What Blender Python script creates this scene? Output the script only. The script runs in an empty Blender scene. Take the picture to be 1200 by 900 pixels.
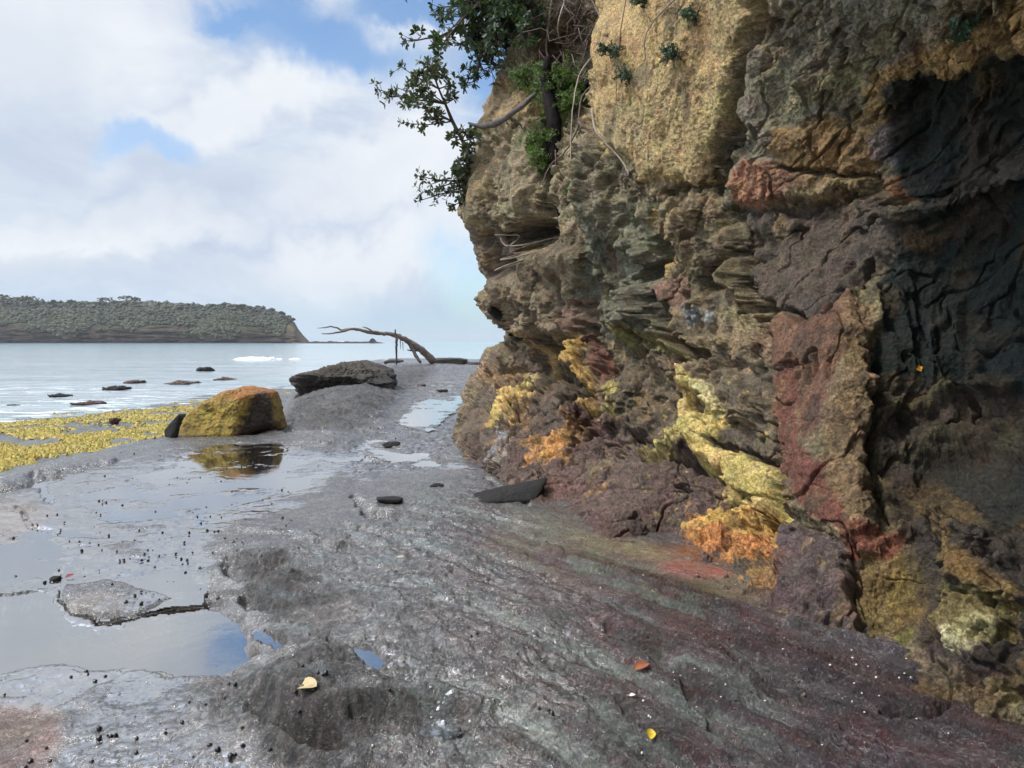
import bpy, math, random
import numpy as np
random.seed(7)
RNG = np.random.RandomState(11)
SC = bpy.context.scene
COL = SC.collection
R = math.radians

# ------------------------------------------------------------------ camera
PITCH = math.atan(50 / 900.0)
CAM_Z = 1.5
cam_d = bpy.data.cameras.new('camera')
cam = bpy.data.objects.new('camera', cam_d)
COL.objects.link(cam)
cam.location = (0, 0, CAM_Z)
cam.rotation_euler = (R(90) - PITCH, 0, 0)
cam_d.sensor_width = 36
cam_d.lens = 27
cam_d.clip_end = 20000
cam_d.clip_start = 0.05
SC.camera = cam
SC.view_settings.view_transform = 'Standard'
SC.view_settings.look = 'None'
SC.view_settings.gamma = 1
SC.view_settings.exposure = -0.02
SC.cycles.use_denoising = True
SC.cycles.max_bounces = 6
SC.cycles.diffuse_bounces = 3
SC.cycles.glossy_bounces = 3
SC.cycles.transmission_bounces = 2
SC.cycles.volume_bounces = 0

cP, sP = math.cos(PITCH), math.sin(PITCH)


def project(x, y, z):
    f = y * cP - (z - CAM_Z) * sP
    u = y * sP + (z - CAM_Z) * cP
    f = np.maximum(f, 1e-3) if isinstance(f, np.ndarray) else max(f, 1e-3)
    return 600 + 900 * x / f, 450 - 900 * u / f


def raydir(px, py):
    a = (px - 600) / 900.0
    b = (450 - py) / 900.0
    return a, cP + b * sP, -sP + b * cP


def at(px, py, Y):
    a, b, c = raydir(px, py)
    t = Y / b
    return np.stack(np.broadcast_arrays(a * t, Y + 0 * t, CAM_Z + c * t), -1)


def on(px, py, z):
    a, b, c = raydir(px, py)
    t = (z - CAM_Z) / c
    return (a * t, b * t, z)


# ------------------------------------------------------------------ world and sun
SUN_EL, SUN_AZ = R(57), R(-100)     # azimuth measured from +Y towards +X: left and a little behind
SDIR = (math.cos(SUN_EL) * math.sin(SUN_AZ), math.cos(SUN_EL) * math.cos(SUN_AZ), math.sin(SUN_EL))


class NT:
    """tiny helper over a node tree"""

    def __init__(self, tree):
        self.t = tree

    def n(self, typ, **kw):
        nd = self.t.nodes.new(typ)
        ins = kw.pop('ins', {})
        for k, v in kw.items():
            setattr(nd, k, v)
        for k, v in ins.items():
            if hasattr(v, 'is_output') or isinstance(v, bpy.types.NodeSocket):
                self.t.links.new(v, nd.inputs[k])
            else:
                nd.inputs[k].default_value = v
        return nd

    def math(self, op, a, b=0.0, c=None, clamp=False):
        nd = self.n('ShaderNodeMath', operation=op, use_clamp=clamp, ins={0: a, 1: b})
        if c is not None:
            if isinstance(c, bpy.types.NodeSocket):
                self.t.links.new(c, nd.inputs[2])
            else:
                nd.inputs[2].default_value = c
        return nd.outputs[0]

    def vec(self, op, a, b=(0, 0, 0)):
        nd = self.n('ShaderNodeVectorMath', operation=op, ins={0: a, 1: b})
        return nd.outputs['Value'] if op in ('DOT_PRODUCT', 'LENGTH', 'DISTANCE') else nd.outputs[0]

    def mapr(self, v, a, b, c=0.0, d=1.0, smooth=True):
        nd = self.n('ShaderNodeMapRange', ins={'Value': v, 'From Min': a, 'From Max': b, 'To Min': c, 'To Max': d})
        nd.interpolation_type = 'SMOOTHSTEP' if smooth else 'LINEAR'
        return nd.outputs[0]

    def mix(self, f, a, b, mode='MIX'):
        nd = self.n('ShaderNodeMix', data_type='RGBA', blend_type=mode)
        for s, v in ((nd.inputs[0], f), (nd.inputs[6], a), (nd.inputs[7], b)):
            if isinstance(v, bpy.types.NodeSocket):
                self.t.links.new(v, s)
            else:
                s.default_value = v if not isinstance(v, tuple) or len(v) == 4 else (*v, 1)
        return nd.outputs[2]

    def noise(self, vec, scale, detail=4, rough=0.55, dist=0.0, color=False):
        nd = self.n('ShaderNodeTexNoise', ins={'Vector': vec, 'Scale': scale, 'Detail': detail,
                                               'Roughness': rough, 'Distortion': dist})
        return nd.outputs['Color' if color else 'Fac']


def lin(c):
    return tuple(((v / 255 + 0.055) / 1.055) ** 2.4 if v > 10 else v / 255 / 12.92 for v in c)


world = bpy.data.worlds.new('World')
SC.world = world
world.use_nodes = True
w = NT(world.node_tree)
world.node_tree.nodes.clear()
STR = 0.1
sky = w.n('ShaderNodeTexSky', sky_type='NISHITA', sun_disc=False, sun_elevation=SUN_EL,
          sun_rotation=SUN_AZ, air_density=1.0, dust_density=0.6, ozone_density=2.0)
tc = w.n('ShaderNodeTexCoord').outputs['Generated']
nrm = w.vec('NORMALIZE', tc)
wz = w.n('ShaderNodeSeparateXYZ', ins={0: nrm})
az = w.math('ARCTAN2', wz.outputs[0], wz.outputs[1])
el = w.math('ARCSINE', wz.outputs[2])
ae = w.n('ShaderNodeCombineXYZ', ins={0: az, 1: el, 2: 0.0}).outputs[0]
# warp
wn = w.noise(nrm, 3.0, 5, 0.6, 0.3, color=True)
wv = w.vec('SCALE', w.vec('SUBTRACT', wn, (0.5, 0.5, 0.5)))
wv.node.inputs['Scale'].default_value = 0.26
wn2 = w.noise(nrm, 13.0, 6, 0.68, 0.2, color=True)
wv2 = w.vec('SCALE', w.vec('SUBTRACT', wn2, (0.5, 0.5, 0.5)))
wv2.node.inputs['Scale'].default_value = 0.07
aew = w.vec('ADD', w.vec('ADD', ae, wv), wv2)


def blob(px, py, rx, ry, rot, lo=1.0, hi=0.0):
    a, b, c = raydir(px, py)
    L = math.sqrt(a * a + b * b + c * c)
    A, E = math.atan2(a, b), math.asin(c / L)
    sub = w.vec('SUBTRACT', aew, (A, E, 0))
    rt = w.n('ShaderNodeVectorRotate', rotation_type='Z_AXIS', ins={'Vector': sub, 'Angle': R(rot)}).outputs[0]
    ln = w.vec('LENGTH', w.vec('MULTIPLY', rt, (900.0 / rx, 900.0 / ry, 0)))
    return w.mapr(ln, 1.25, 0.35)


def addall(lst):
    s = lst[0]
    for v in lst[1:]:
        s = w.math('MAXIMUM', s, v)
    return s


blue = addall([blob(392, 46, 135, 46, 12), blob(300, 20, 60, 18, 10), w.math('MULTIPLY', blob(200, 187, 62, 24, 0), 0.75),
               blob(505, 8, 110, 26, 0), w.math('MULTIPLY', blob(560, 325, 95, 50, 20), 0.8), w.math('MULTIPLY', blob(520, 380, 170, 30, 0), 0.6),
               blob(590, 100, 80, 60, 0), w.math('MULTIPLY', blob(560, 165, 60, 22, 0), 0.6),
               w.math('MULTIPLY', blob(820, 240, 220, 150, 0), 0.8)])
# more breaks in the cloud higher up and behind
brk = w.mapr(w.noise(nrm, 2.2, 5, 0.6, 0.4), 0.60, 0.75)
high = w.mapr(wz.outputs[2], 0.45, 0.7)
blue = w.math('MAXIMUM', blue, w.math('MULTIPLY', w.math('MULTIPLY', brk, high), 0.7))
nflat = w.vec('MULTIPLY', nrm, (1.0, 1.0, 2.6))
shade = w.noise(nflat, 3.2, 7, 0.62, 0.7)
ccol = w.mix(w.mapr(shade, 0.38, 0.62), (*[v * 10 for v in (0.60, 0.70, 0.88)], 1), (*[v * 10 for v in (0.80, 0.88, 0.99)], 1))
bright = addall([blob(120, 285, 260, 34, -10), blob(345, 110, 250, 38, -28), blob(470, 300, 200, 45, -15),
                 blob(60, 30, 170, 90, 0), blob(480, 45, 90, 22, 0), blob(450, 200, 120, 50, -30)])
ccol = w.mix(w.math('MULTIPLY', bright, 0.75), ccol, (10.2, 10.5, 10.8, 1))
grey = addall([blob(90, 330, 420, 22, 0), blob(250, 240, 200, 40, -12), blob(40, 120, 100, 120, 0)])
ccol = w.mix(w.math('MULTIPLY', grey, 0.5), ccol, (6.6, 7.5, 8.9, 1))
# thin cloud glowing round the hidden sun
sd = w.vec('DOT_PRODUCT', nrm, SDIR)
glow = w.mapr(sd, 0.5, 1.0, 1.0, 3.6)
glowc = w.n('ShaderNodeCombineXYZ', ins={0: glow, 1: glow, 2: glow}).outputs[0]
ccol = w.mix(1.0, ccol, glowc, 'MULTIPLY')
# pale band of air just above the sea
hz = w.mapr(w.math('ABSOLUTE', wz.outputs[2]), 0.0, 0.10, 1.0, 0.0)
skyc = w.mix(1.0, sky.outputs[0], (1.5, 1.75, 1.9, 1), 'MULTIPLY')
fac = w.math('SUBTRACT', 1.0, w.math('MULTIPLY', blue, 0.92))
out = w.mix(fac, skyc, ccol)
out = w.mix(w.math('MULTIPLY', hz, 0.6), out, (4.9, 7.2, 9.0, 1))
bg = w.n('ShaderNodeBackground', ins={'Color': out, 'Strength': STR * 0.93})
w.n('ShaderNodeOutputWorld', ins={'Surface': bg.outputs[0]})

sun_d = bpy.data.lights.new('sun', 'SUN')
sun_d.energy = 3.8
sun_d.angle = R(10)
sun_d.color = (1.0, 0.95, 0.86)
sun = bpy.data.objects.new('sun', sun_d)
COL.objects.link(sun)
from mathutils import Vector, Matrix
sun.rotation_euler = Vector(SDIR).to_track_quat('Z', 'Y').to_euler()

# ------------------------------------------------------------------ noise
_perm = RNG.permutation(256).astype(np.int32)
_perm = np.concatenate([_perm, _perm, _perm])
_g = RNG.normal(size=(256, 3)).astype(np.float32)
_g /= np.linalg.norm(_g, axis=1)[:, None]
_g *= 1.6


def perlin(x, y, z):
    x = np.asarray(x, np.float32); y = np.asarray(y, np.float32); z = np.asarray(z, np.float32)
    xi = np.floor(x).astype(np.int32); yi = np.floor(y).astype(np.int32); zi = np.floor(z).astype(np.int32)
    xf, yf, zf = x - xi, y - yi, z - zi
    u = xf * xf * xf * (xf * (xf * 6 - 15) + 10)
    v = yf * yf * yf * (yf * (yf * 6 - 15) + 10)
    q = zf * zf * zf * (zf * (zf * 6 - 15) + 10)
    xi &= 255; yi &= 255; zi &= 255

    def g(dx, dy, dz):
        h = _perm[_perm[_perm[xi + dx] + yi + dy] + zi + dz]
        gg = _g[h]
        return gg[..., 0] * (xf - dx) + gg[..., 1] * (yf - dy) + gg[..., 2] * (zf - dz)
    a = g(0, 0, 0); a += u * (g(1, 0, 0) - a)
    b = g(0, 1, 0); b += u * (g(1, 1, 0) - b)
    a += v * (b - a)
    c = g(0, 0, 1); c += u * (g(1, 0, 1) - c)
    d = g(0, 1, 1); d += u * (g(1, 1, 1) - d)
    c += v * (d - c)
    return a + q * (c - a)


def fbm(p, f, o=4, gain=0.5, mode=0, off=0.0):
    """mode 0 plain, 1 ridged (0..1), 2 billow"""
    s = 0; a = 1.0; t = 0
    for i in range(o):
        n = perlin(p[..., 0] * f + off + i * 7.3, p[..., 1] * f + off * 1.7 - i * 3.1, p[..., 2] * f + i * 5.7)
        if mode == 1:
            n = 1 - np.minimum(np.abs(n) * 2.0, 1)
            n = n * n
        elif mode == 2:
            n = np.abs(n) * 2
        s = s + a * n; t += a
        a *= gain; f *= 2.03
    return s / t


def ss(x, a, b):
    t = np.clip((x - a) / (b - a), 0, 1)
    return t * t * (3 - 2 * t)


def polysd(px, py, pts):
    """signed distance (pixels of the photo's own size), positive inside"""
    pts = np.asarray(pts, np.float32)
    d = np.full(px.shape, 1e9, np.float32)
    inside = np.zeros(px.shape, bool)
    n = len(pts)
    for i in range(n):
        ax, ay = pts[i]; bx, by = pts[(i + 1) % n]
        ex, ey = bx - ax, by - ay
        wx, wy = px - ax, py - ay
        t = np.clip((wx * ex + wy * ey) / (ex * ex + ey * ey + 1e-9), 0, 1)
        d = np.minimum(d, (wx - ex * t) ** 2 + (wy - ey * t) ** 2)
        if ay != by:
            c = ((ay > py) != (by > py)) & (px < (bx - ax) * (py - ay) / (by - ay) + ax)
            inside ^= c
    d = np.sqrt(d)
    return np.where(inside, d, -d)


def linesd(px, py, pts):
    pts = np.asarray(pts, np.float32)
    d = np.full(px.shape, 1e9, np.float32)
    for i in range(len(pts) - 1):
        ax, ay = pts[i][:2]; bx, by = pts[i + 1][:2]
        ex, ey = bx - ax, by - ay
        wx, wy = px - ax, py - ay
        t = np.clip((wx * ex + wy * ey) / (ex * ex + ey * ey + 1e-9), 0, 1)
        d = np.minimum(d, (wx - ex * t) ** 2 + (wy - ey * t) ** 2)
    return np.sqrt(d)


def elld(px, py, cx, cy, rx, ry, rot):
    a = R(rot)
    X = (px - cx) * math.cos(a) + (py - cy) * math.sin(a)
    Y = -(px - cx) * math.sin(a) + (py - cy) * math.cos(a)
    return np.sqrt((X / rx) ** 2 + (Y / ry) ** 2)


def mask(px, py, f):
    """f = ('E',cx,cy,rx,ry,rot,edge) | ('L',pts,width) | ('P',pts,edge) -> 0..1"""
    k = f[0]
    if k == 'E':
        e = f[6] if len(f) > 6 else 0.6
        return 1 - ss(elld(px, py, *f[1:6]), 1 - e / 2, 1 + e / 2)
    if k == 'L':
        pts = np.asarray(f[1]); wd = f[2]
        m = np.zeros(px.shape, np.float32)
        lo, hi = pts[:, :2].min(0) - wd * 1.5, pts[:, :2].max(0) + wd * 1.5
        s = (px > lo[0]) & (px < hi[0]) & (py > lo[1]) & (py < hi[1])
        if s.any():
            m[s] = 1 - ss(linesd(px[s], py[s], pts), wd * 0.25, wd)
        return m
    if k == 'P':
        pts = np.asarray(f[1]); e = f[2]
        m = np.zeros(px.shape, np.float32)
        lo, hi = pts.min(0) - e, pts.max(0) + e
        s = (px > lo[0]) & (px < hi[0]) & (py > lo[1]) & (py < hi[1])
        if s.any():
            m[s] = ss(polysd(px[s], py[s], pts), -e, e)
        return m


def rbf(pts, qx, qy, smooth=0.0):
    """linear-kernel radial interpolation with an affine part"""
    P = np.asarray(pts, float)
    n = len(P)
    D = np.hypot(P[:, None, 0] - P[None, :, 0], P[:, None, 1] - P[None, :, 1]) / 100
    D = np.sqrt(D * D + 0.09)
    A = np.zeros((n + 3, n + 3))
    A[:n, :n] = D - np.eye(n) * smooth
    A[:n, n] = A[n, :n] = 1
    A[:n, n + 1] = A[n + 1, :n] = P[:, 0] / 1000
    A[:n, n + 2] = A[n + 2, :n] = P[:, 1] / 1000
    b = np.zeros(n + 3); b[:n] = P[:, 2]
    wts = np.linalg.solve(A, b)
    out = np.full(qx.shape, wts[n], np.float32) + wts[n + 1] * qx / 1000 + wts[n + 2] * qy / 1000
    for i in range(n):
        d = np.hypot(qx - P[i, 0], qy - P[i, 1]) / 100
        out = out + wts[i] * np.sqrt(d * d + 0.09)
    return out


# ------------------------------------------------------------------ mesh helpers
def tag(o, label=None, cat=None, group=None, kind=None):
    if label: o['label'] = label
    if cat: o['category'] = cat
    if group: o['group'] = group
    if kind: o['kind'] = kind
    return o


def mesh_np(name, V, F, mat, parent=None, cols=None, attrs=None, smooth=True):
    me = bpy.data.meshes.new(name)
    V = np.asarray(V, np.float32).reshape(-1, 3)
    F = np.asarray(F, np.int32)
    nf, k = F.shape
    me.vertices.add(len(V)); me.vertices.foreach_set('co', V.ravel())
    me.loops.add(nf * k); me.loops.foreach_set('vertex_index', F.ravel())
    me.polygons.add(nf)
    me.polygons.foreach_set('loop_start', np.arange(0, nf * k, k, dtype=np.int32))
    me.polygons.foreach_set('use_smooth', np.full(nf, smooth))
    me.update(calc_edges=True)
    if cols is not None:
        ca = me.color_attributes.new('Col', 'FLOAT_COLOR', 'POINT')
        c4 = np.ones((len(V), 4), np.float32); c4[:, :3] = np.asarray(cols).reshape(-1, 3)
        ca.data.foreach_set('color', c4.ravel())
    for k_, v in (attrs or {}).items():
        a = me.attributes.new(k_, 'FLOAT', 'POINT')
        a.data.foreach_set('value', np.asarray(v, np.float32).ravel())
    me.materials.append(mat)
    o = bpy.data.objects.new(name, me)
    COL.objects.link(o)
    if parent is not None: o.parent = parent
    return o


def gridfaces(nr, nc, sel=None):
    i = np.arange(nr - 1)[:, None] * nc + np.arange(nc - 1)[None, :]
    F = np.stack([i, i + 1, i + nc + 1, i + nc], -1)
    if sel is not None:
        F = F[sel]
    return F.reshape(-1, 4)


class MB:
    def __init__(self):
        self.v = []; self.f = []; self.n = 0

    def add(self, V, F):
        V = np.asarray(V, float).reshape(-1, 3)
        self.v.append(V)
        for f in F:
            self.f.append(tuple(int(i) + self.n for i in f))
        self.n += len(V)

    def tube(self, pts, rad, sides=7, rough=0.0):
        pts = [Vector(p) for p in pts]
        V = []; F = []
        n = len(pts)
        t0 = (pts[1] - pts[0]).normalized()
        ref = t0.orthogonal().normalized()
        for i, p in enumerate(pts):
            t = (pts[min(i + 1, n - 1)] - pts[max(i - 1, 0)]).normalized()
            ref = (ref - t * ref.dot(t)).normalized()
            b = t.cross(ref)
            r = rad[i] if hasattr(rad, '__len__') else rad
            for k in range(sides):
                a = 2 * math.pi * k / sides
                rr = r * (1 + rough * (random.random() - 0.5) * 2)
                V.append(p + (ref * math.cos(a) + b * math.sin(a)) * rr)
        for i in range(n - 1):
            for k in range(sides):
                k2 = (k + 1) % sides
                F.append((i * sides + k, i * sides + k2, (i + 1) * sides + k2, (i + 1) * sides + k))
        V.append(pts[0]); V.append(pts[-1])
        for k in range(sides):
            k2 = (k + 1) % sides
            F.append((n * sides, k2, k)); F.append((n * sides + 1, (n - 1) * sides + k, (n - 1) * sides + k2))
        self.add(V, F)

    def leaf(self, p, d, up, L, W, fold=0.15):
        """a six-sided leaf blade folded along its midrib"""
        d = Vector(d).normalized(); up = Vector(up)
        s = d.cross(up)
        if s.length < 1e-4: s = d.orthogonal()
        s.normalize(); nn = s.cross(d)
        p = Vector(p)
        V = [p, p + d * L * 0.45 + s * W * 0.5 + nn * W * fold, p + d * L * 0.8 + s * W * 0.42 + nn * W * fold,
             p + d * L, p + d * L * 0.8 - s * W * 0.42 + nn * W * fold, p + d * L * 0.45 - s * W * 0.5 + nn * W * fold,
             p + d * L * 0.5, ]
        self.add(V, [(0, 1, 6), (1, 2, 3, 6), (6, 3, 4, 5), (0, 6, 5)])

    def build(self, name, mat, parent=None, smooth=True):
        me = bpy.data.meshes.new(name)
        V = np.concatenate(self.v)
        me.from_pydata(V.tolist(), [], self.f)
        me.polygons.foreach_set('use_smooth', np.full(len(me.polygons), smooth))
        me.materials.append(mat)
        o = bpy.data.objects.new(name, me)
        COL.objects.link(o)
        if parent is not None: o.parent = parent
        return o


def empty(name, loc=(0, 0, 0)):
    o = bpy.data.objects.new(name, None)
    o.empty_display_size = 0.2
    o.location = loc
    COL.objects.link(o)
    return o


def reorigin(o, loc):
    """move a mesh object's origin to loc, its shape staying put"""
    V = Vector(loc)
    o.data.transform(Matrix.Translation(-V))
    o.location = V
    return o


# ------------------------------------------------------------------ materials
def new_mat(name):
    m = bpy.data.materials.new(name)
    m.use_nodes = True
    m.node_tree.nodes.clear()
    return m, NT(m.node_tree)


def finish(nt, bsdf):
    nt.n('ShaderNodeOutputMaterial', ins={'Surface': bsdf.outputs[0]})


def mat_rock(name, scale=1.0, rough=0.75, bump=0.6, col=None, var=0.35, wetattr=False, spec=0.4, dark_col=(0.02, 0.017, 0.013)):
    m, t = new_mat(name)
    pos = t.n('ShaderNodeNewGeometry').outputs['Position']
    if col is None:
        base = t.n('ShaderNodeVertexColor', layer_name='Col').outputs[0]
    else:
        base = (*col, 1)
    n1 = t.noise(pos, 9 * scale, 8, 0.65, 0.3)
    n2 = t.noise(pos, 55 * scale, 5, 0.7, 0.0)
    n3 = t.noise(pos, 2.3 * scale, 6, 0.6, 0.5)
    f = t.mapr(n1, 0.3, 0.72, 1 - var, 1 + var, False)
    f2 = t.mapr(n2, 0.3, 0.7, 1 - var * 0.8, 1 + var * 0.8, False)
    f3 = t.mapr(n3, 0.3, 0.7, 1 - var * 0.5, 1 + var * 0.5, False)
    ff = t.math('MULTIPLY', t.math('MULTIPLY', f, f2), f3)
    fc = t.n('ShaderNodeCombineXYZ', ins={0: ff, 1: ff, 2: ff}).outputs[0]
    c = t.mix(1.0, base, fc, 'MULTIPLY')
    hue = t.noise(pos, 5 * scale, 4, 0.6, 0.2, color=True)
    c = t.mix(0.22, c, t.mix(1.0, c, t.mix(1.0, hue, (2, 2, 2, 1), 'MULTIPLY'), 'MULTIPLY'))
    # dark pits
    vor = t.n('ShaderNodeTexVoronoi', ins={'Vector': pos, 'Scale': 38 * scale})
    pit = t.mapr(vor.outputs['Distance'], 0.08, 0.26, 1.0, 0.0)
    pit = t.math('MULTIPLY', pit, t.mapr(n3, 0.45, 0.62))
    c = t.mix(t.math('MULTIPLY', pit, 0.5), c, (*dark_col, 1))
    n4 = t.noise(pos, 24 * scale, 6, 0.7, 0.6)
    rdg = t.math('ABSOLUTE', t.math('SUBTRACT', n4, 0.5))
    crk = t.mapr(rdg, 0.0, 0.05, 1.0, 0.0)
    c = t.mix(t.math('MULTIPLY', crk, 0.45), c, (*dark_col, 1))  # same dark colour along thin cracks
    if wetattr:
        c = t.mix(t.math('MULTIPLY', t.mapr(n4, 0.54, 0.62), 0.62), c, (*dark_col, 1))
        n5 = t.noise(pos, 60, 4, 0.7, 0.5)
        c = t.mix(t.math('MULTIPLY', t.mapr(n5, 0.56, 0.66), 0.5), c, (0.24, 0.24, 0.235, 1))
    h = t.math('ADD', t.math('MULTIPLY', n1, 0.75), t.math('MULTIPLY', n2, 0.40))
    h = t.math('SUBTRACT', t.math('ADD', h, t.math('MULTIPLY', n4, 0.5)), t.math('MULTIPLY', crk, 0.12))
    h = t.math('SUBTRACT', h, t.math('MULTIPLY', pit, 0.18))
    if wetattr:
        wet = t.n('ShaderNodeAttribute', attribute_name='wet').outputs['Fac']
        wn_ = t.noise(pos, 14, 6, 0.7, 0.4)
        wet2 = t.math('ADD', wet, t.math('MULTIPLY', t.math('SUBTRACT', wn_, 0.5), 1.1), clamp=True)
        film = t.n('ShaderNodeAttribute', attribute_name='film').outputs['Fac']
        film = t.mapr(t.math('ADD', film, t.math('MULTIPLY', t.math('SUBTRACT', n4, 0.5), 0.9)), 0.35, 0.6)
        rg = t.mapr(wet2, 0.05, 0.85, rough, 0.25, True)
        rg = t.math('MULTIPLY', rg, t.mapr(film, 0.0, 1.0, 1.0, 0.22))
        rg = t.math('MULTIPLY', rg, t.mapr(n4, 0.38, 0.6, 0.55, 1.3))
        bs = t.mapr(wet2, 0.2, 1.0, bump, bump * 0.55)
        bs = t.math('MULTIPLY', bs, t.mapr(film, 0.0, 1.0, 1.0, 0.05))
        sp = t.math('ADD', t.mapr(wet2, 0.0, 1.0, 0.4, 1.2), t.math('MULTIPLY', film, 0.6))
        bp = t.n('ShaderNodeBump', ins={'Height': h, 'Strength': bs, 'Distance': 0.05 / scale})
        b = t.n('ShaderNodeBsdfPrincipled', ins={'Base Color': c, 'Roughness': rg, 'Normal': bp.outputs[0],
                                                 'Specular IOR Level': sp})
        t.t.links.new(t.math('ADD', 1.5, t.math('ADD', t.math('MULTIPLY', wet2, 0.2), t.math('MULTIPLY', film, 0.55))), b.inputs['IOR'])
    else:
        bp = t.n('ShaderNodeBump', ins={'Height': h, 'Strength': bump, 'Distance': 0.055 / scale})
        rr = t.mapr(n1, 0.3, 0.7, rough - 0.12, rough + 0.1)
        b = t.n('ShaderNodeBsdfPrincipled', ins={'Base Color': c, 'Roughness': rr, 'Normal': bp.outputs[0],
                                                 'Specular IOR Level': spec})
    finish(t, b)
    return m


def mat_plain(name, col, rough=0.7, var=0.3, scale=20.0, trans=0.0, bump=0.3, spec=0.4):
    m, t = new_mat(name)
    pos = t.n('ShaderNodeNewGeometry').outputs['Position']
    n1 = t.noise(pos, scale, 5, 0.6, 0.2)
    f = t.mapr(n1, 0.3, 0.7, 1 - var, 1 + var, False)
    fc = t.n('ShaderNodeCombineXYZ', ins={0: f, 1: f, 2: f}).outputs[0]
    c = t.mix(1.0, (*col, 1), fc, 'MULTIPLY')
    bp = t.n('ShaderNodeBump', ins={'Height': n1, 'Strength': bump, 'Distance': 0.4 / scale})
    b = t.n('ShaderNodeBsdfPrincipled', ins={'Base Color': c, 'Roughness': rough, 'Normal': bp.outputs[0],
                                             'Specular IOR Level': spec})
    if trans > 0:
        tr = t.n('ShaderNodeBsdfTranslucent', ins={'Color': t.mix(1.0, c, (1.2, 1.4, 0.5, 1), 'MULTIPLY')})
        mx = t.n('ShaderNodeMixShader', ins={0: trans, 1: b.outputs[0], 2: tr.outputs[0]})
        finish(t, mx)
    else:
        finish(t, b)
    return m


M_CLIFF = mat_rock('cliff_rock', 1.0, 0.78, 0.85, None, 0.34)
M_GROUND = mat_rock('platform_rock', 1.3, 0.58, 0.85, None, 0.36, wetattr=True)
M_ROCKV = mat_rock('loose_rock', 1.2, 0.7, 0.7, None, 0.35)
M_DARKROCK = mat_rock('dark_rock', 1.0, 0.65, 0.8, (0.022, 0.019, 0.017), 0.4, spec=0.25)
M_BROWNROCK = mat_rock('brown_rock', 1.0, 0.6, 0.7, (0.09, 0.045, 0.035), 0.4)

# ------------------------------------------------------------------ the rock platform
SEA_Z = -0.30
NV, NU = 900, 1150
v_ = np.linspace(0, 1, NV)
yy = 1.7 * (75 / 1.7) ** (v_ ** 0.93)
uu = np.linspace(-1.05, 1.0, NU)
GX = (uu[None, :] * (yy[:, None] + 0.25)).astype(np.float32)
GY = np.repeat(yy[:, None], NU, 1).astype(np.float32)
PLAT = [(-900, 640), (-300, 585), (0, 560), (60, 545), (120, 532), (200, 514), (300, 508), (326, 498), (345, 468), (385, 452),
        (430, 432), (452, 425.2), (456, 422.0), (2600, 422.0), (2600, 2500), (-900, 2500)]
GCTL = [  # px, py, height
    (0, 900, 0.03), (100, 900, 0.03), (0, 780, 0.0), (0, 680, -0.01), (0, 600, 0.02), (-300, 700, 0.0), (-300, 1000, 0.03),
    (100, 850, 0.03), (220, 850, 0.04), (150, 740, -0.015), (250, 720, -0.01), (150, 640, 0.02), (230, 600, 0.0),
    (250, 560, 0.0), (350, 550, 0.005), (100, 570, 0.01), (300, 620, 0.04), (300, 650, 0.09), (360, 610, 0.06),
    (330, 700, 0.10), (300, 780, 0.06), (330, 820, 0.16), (420, 740, 0.15), (450, 800, 0.18), (400, 860, 0.15), (480, 900, 0.15),
    (360, 900, 0.05), (560, 850, 0.16), (650, 900, 0.16), (600, 750, 0.2), (500, 680, 0.16), (450, 620, 0.12), (550, 620, 0.13),
    (600, 650, 0.13), (700, 700, 0.15), (700, 635, 0.12), (800, 680, 0.12), (880,700,0.1), (800, 800, 0.15), (900, 760, 0.12), (800, 900, 0.14),
    (1000, 760, 0.1), (1000, 800, 0.12), (1000, 900, 0.14), (1100, 830, 0.1), (1150, 900, 0.13), (1300, 1000, 0.15), (1000, 1200, 0.15), (500, 1200, 0.15), (0, 1200, 0.05),
    (560, 580, 0.12), (450, 570, 0.05), (400, 540, 0.02), (430, 510, 0.03), (500, 530, 0.05), (480, 490, 0.05), (520, 460, 0.08),
    (380, 500, 0.12), (420, 475, 0.3), (440, 455, 0.34), (370, 485, 0.16), (470, 470, 0.12), (500, 440, 0.18), (540, 432, 0.2), (480, 430, 0.28),
    (520, 425, 0.28), (700, 425, 0.28), (470, 424, 0.3), (700, 480, 0.2), (900, 600, 0.1), (1200, 700, 0.1)]
h = np.zeros_like(GX)
for it in range(4):
    px, py = project(GX, GY, h)
    base = rbf(GCTL, np.clip(px, -400, 1500), np.clip(py, 421, 1300)) 
    base = np.clip(base, -0.05, 0.42)
    sdp = polysd(px, py, PLAT)
    m = ss(sdp, -7, 3)
    far = ss(py, 470, 440)
    low = -0.13 - 0.12 * ss(py, 540, 500) - 0.12 * ss(py, 512 - 0.16 * px.clip(-50, 330), 476 - 0.09 * px.clip(-50, 330)) - 1.0 * ss(py, 462 - 0.03 * px.clip(0, 330), 436)
    hn = low * (1 - m) + base * m
    h = hn if it == 0 else 0.4 * h + 0.6 * hn
P3 = np.stack([GX, GY, np.zeros_like(GX)], -1)
W1 = fbm(P3, 0.9, 4, 0.55, off=3.3); W2 = fbm(P3, 0.9, 4, 0.55, off=9.1)
PW = P3 + np.stack([W1, W2, 0 * W1], -1) * 0.35
px0, py0 = project(GX, GY, h)
# pixel coordinates wobbled so drawn features get a natural edge
wob = 14 * np.clip((py0 - 400) / 250, 0.12, 1.6)
pxw = px0 + wob * fbm(P3, 2.2, 5, 0.6, off=1.5) * 1.6
pyw = py0 + wob * fbm(P3, 2.2, 5, 0.6, off=5.5) * 0.8
distf = np.clip(GY / 6, 0.6, 3)
mound = ss(polysd(pxw, pyw, [(262, 648), (330, 622), (420, 590), (560, 545), (620, 600), (700, 625), (860, 690), (1010, 740), (1250, 830), (1300, 1300),
                             (330, 1300), (300, 900), (235, 850), (215, 800), (300, 770), (296, 712), (268, 680)]), -4, 30)
flat = 1 - mound
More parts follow.
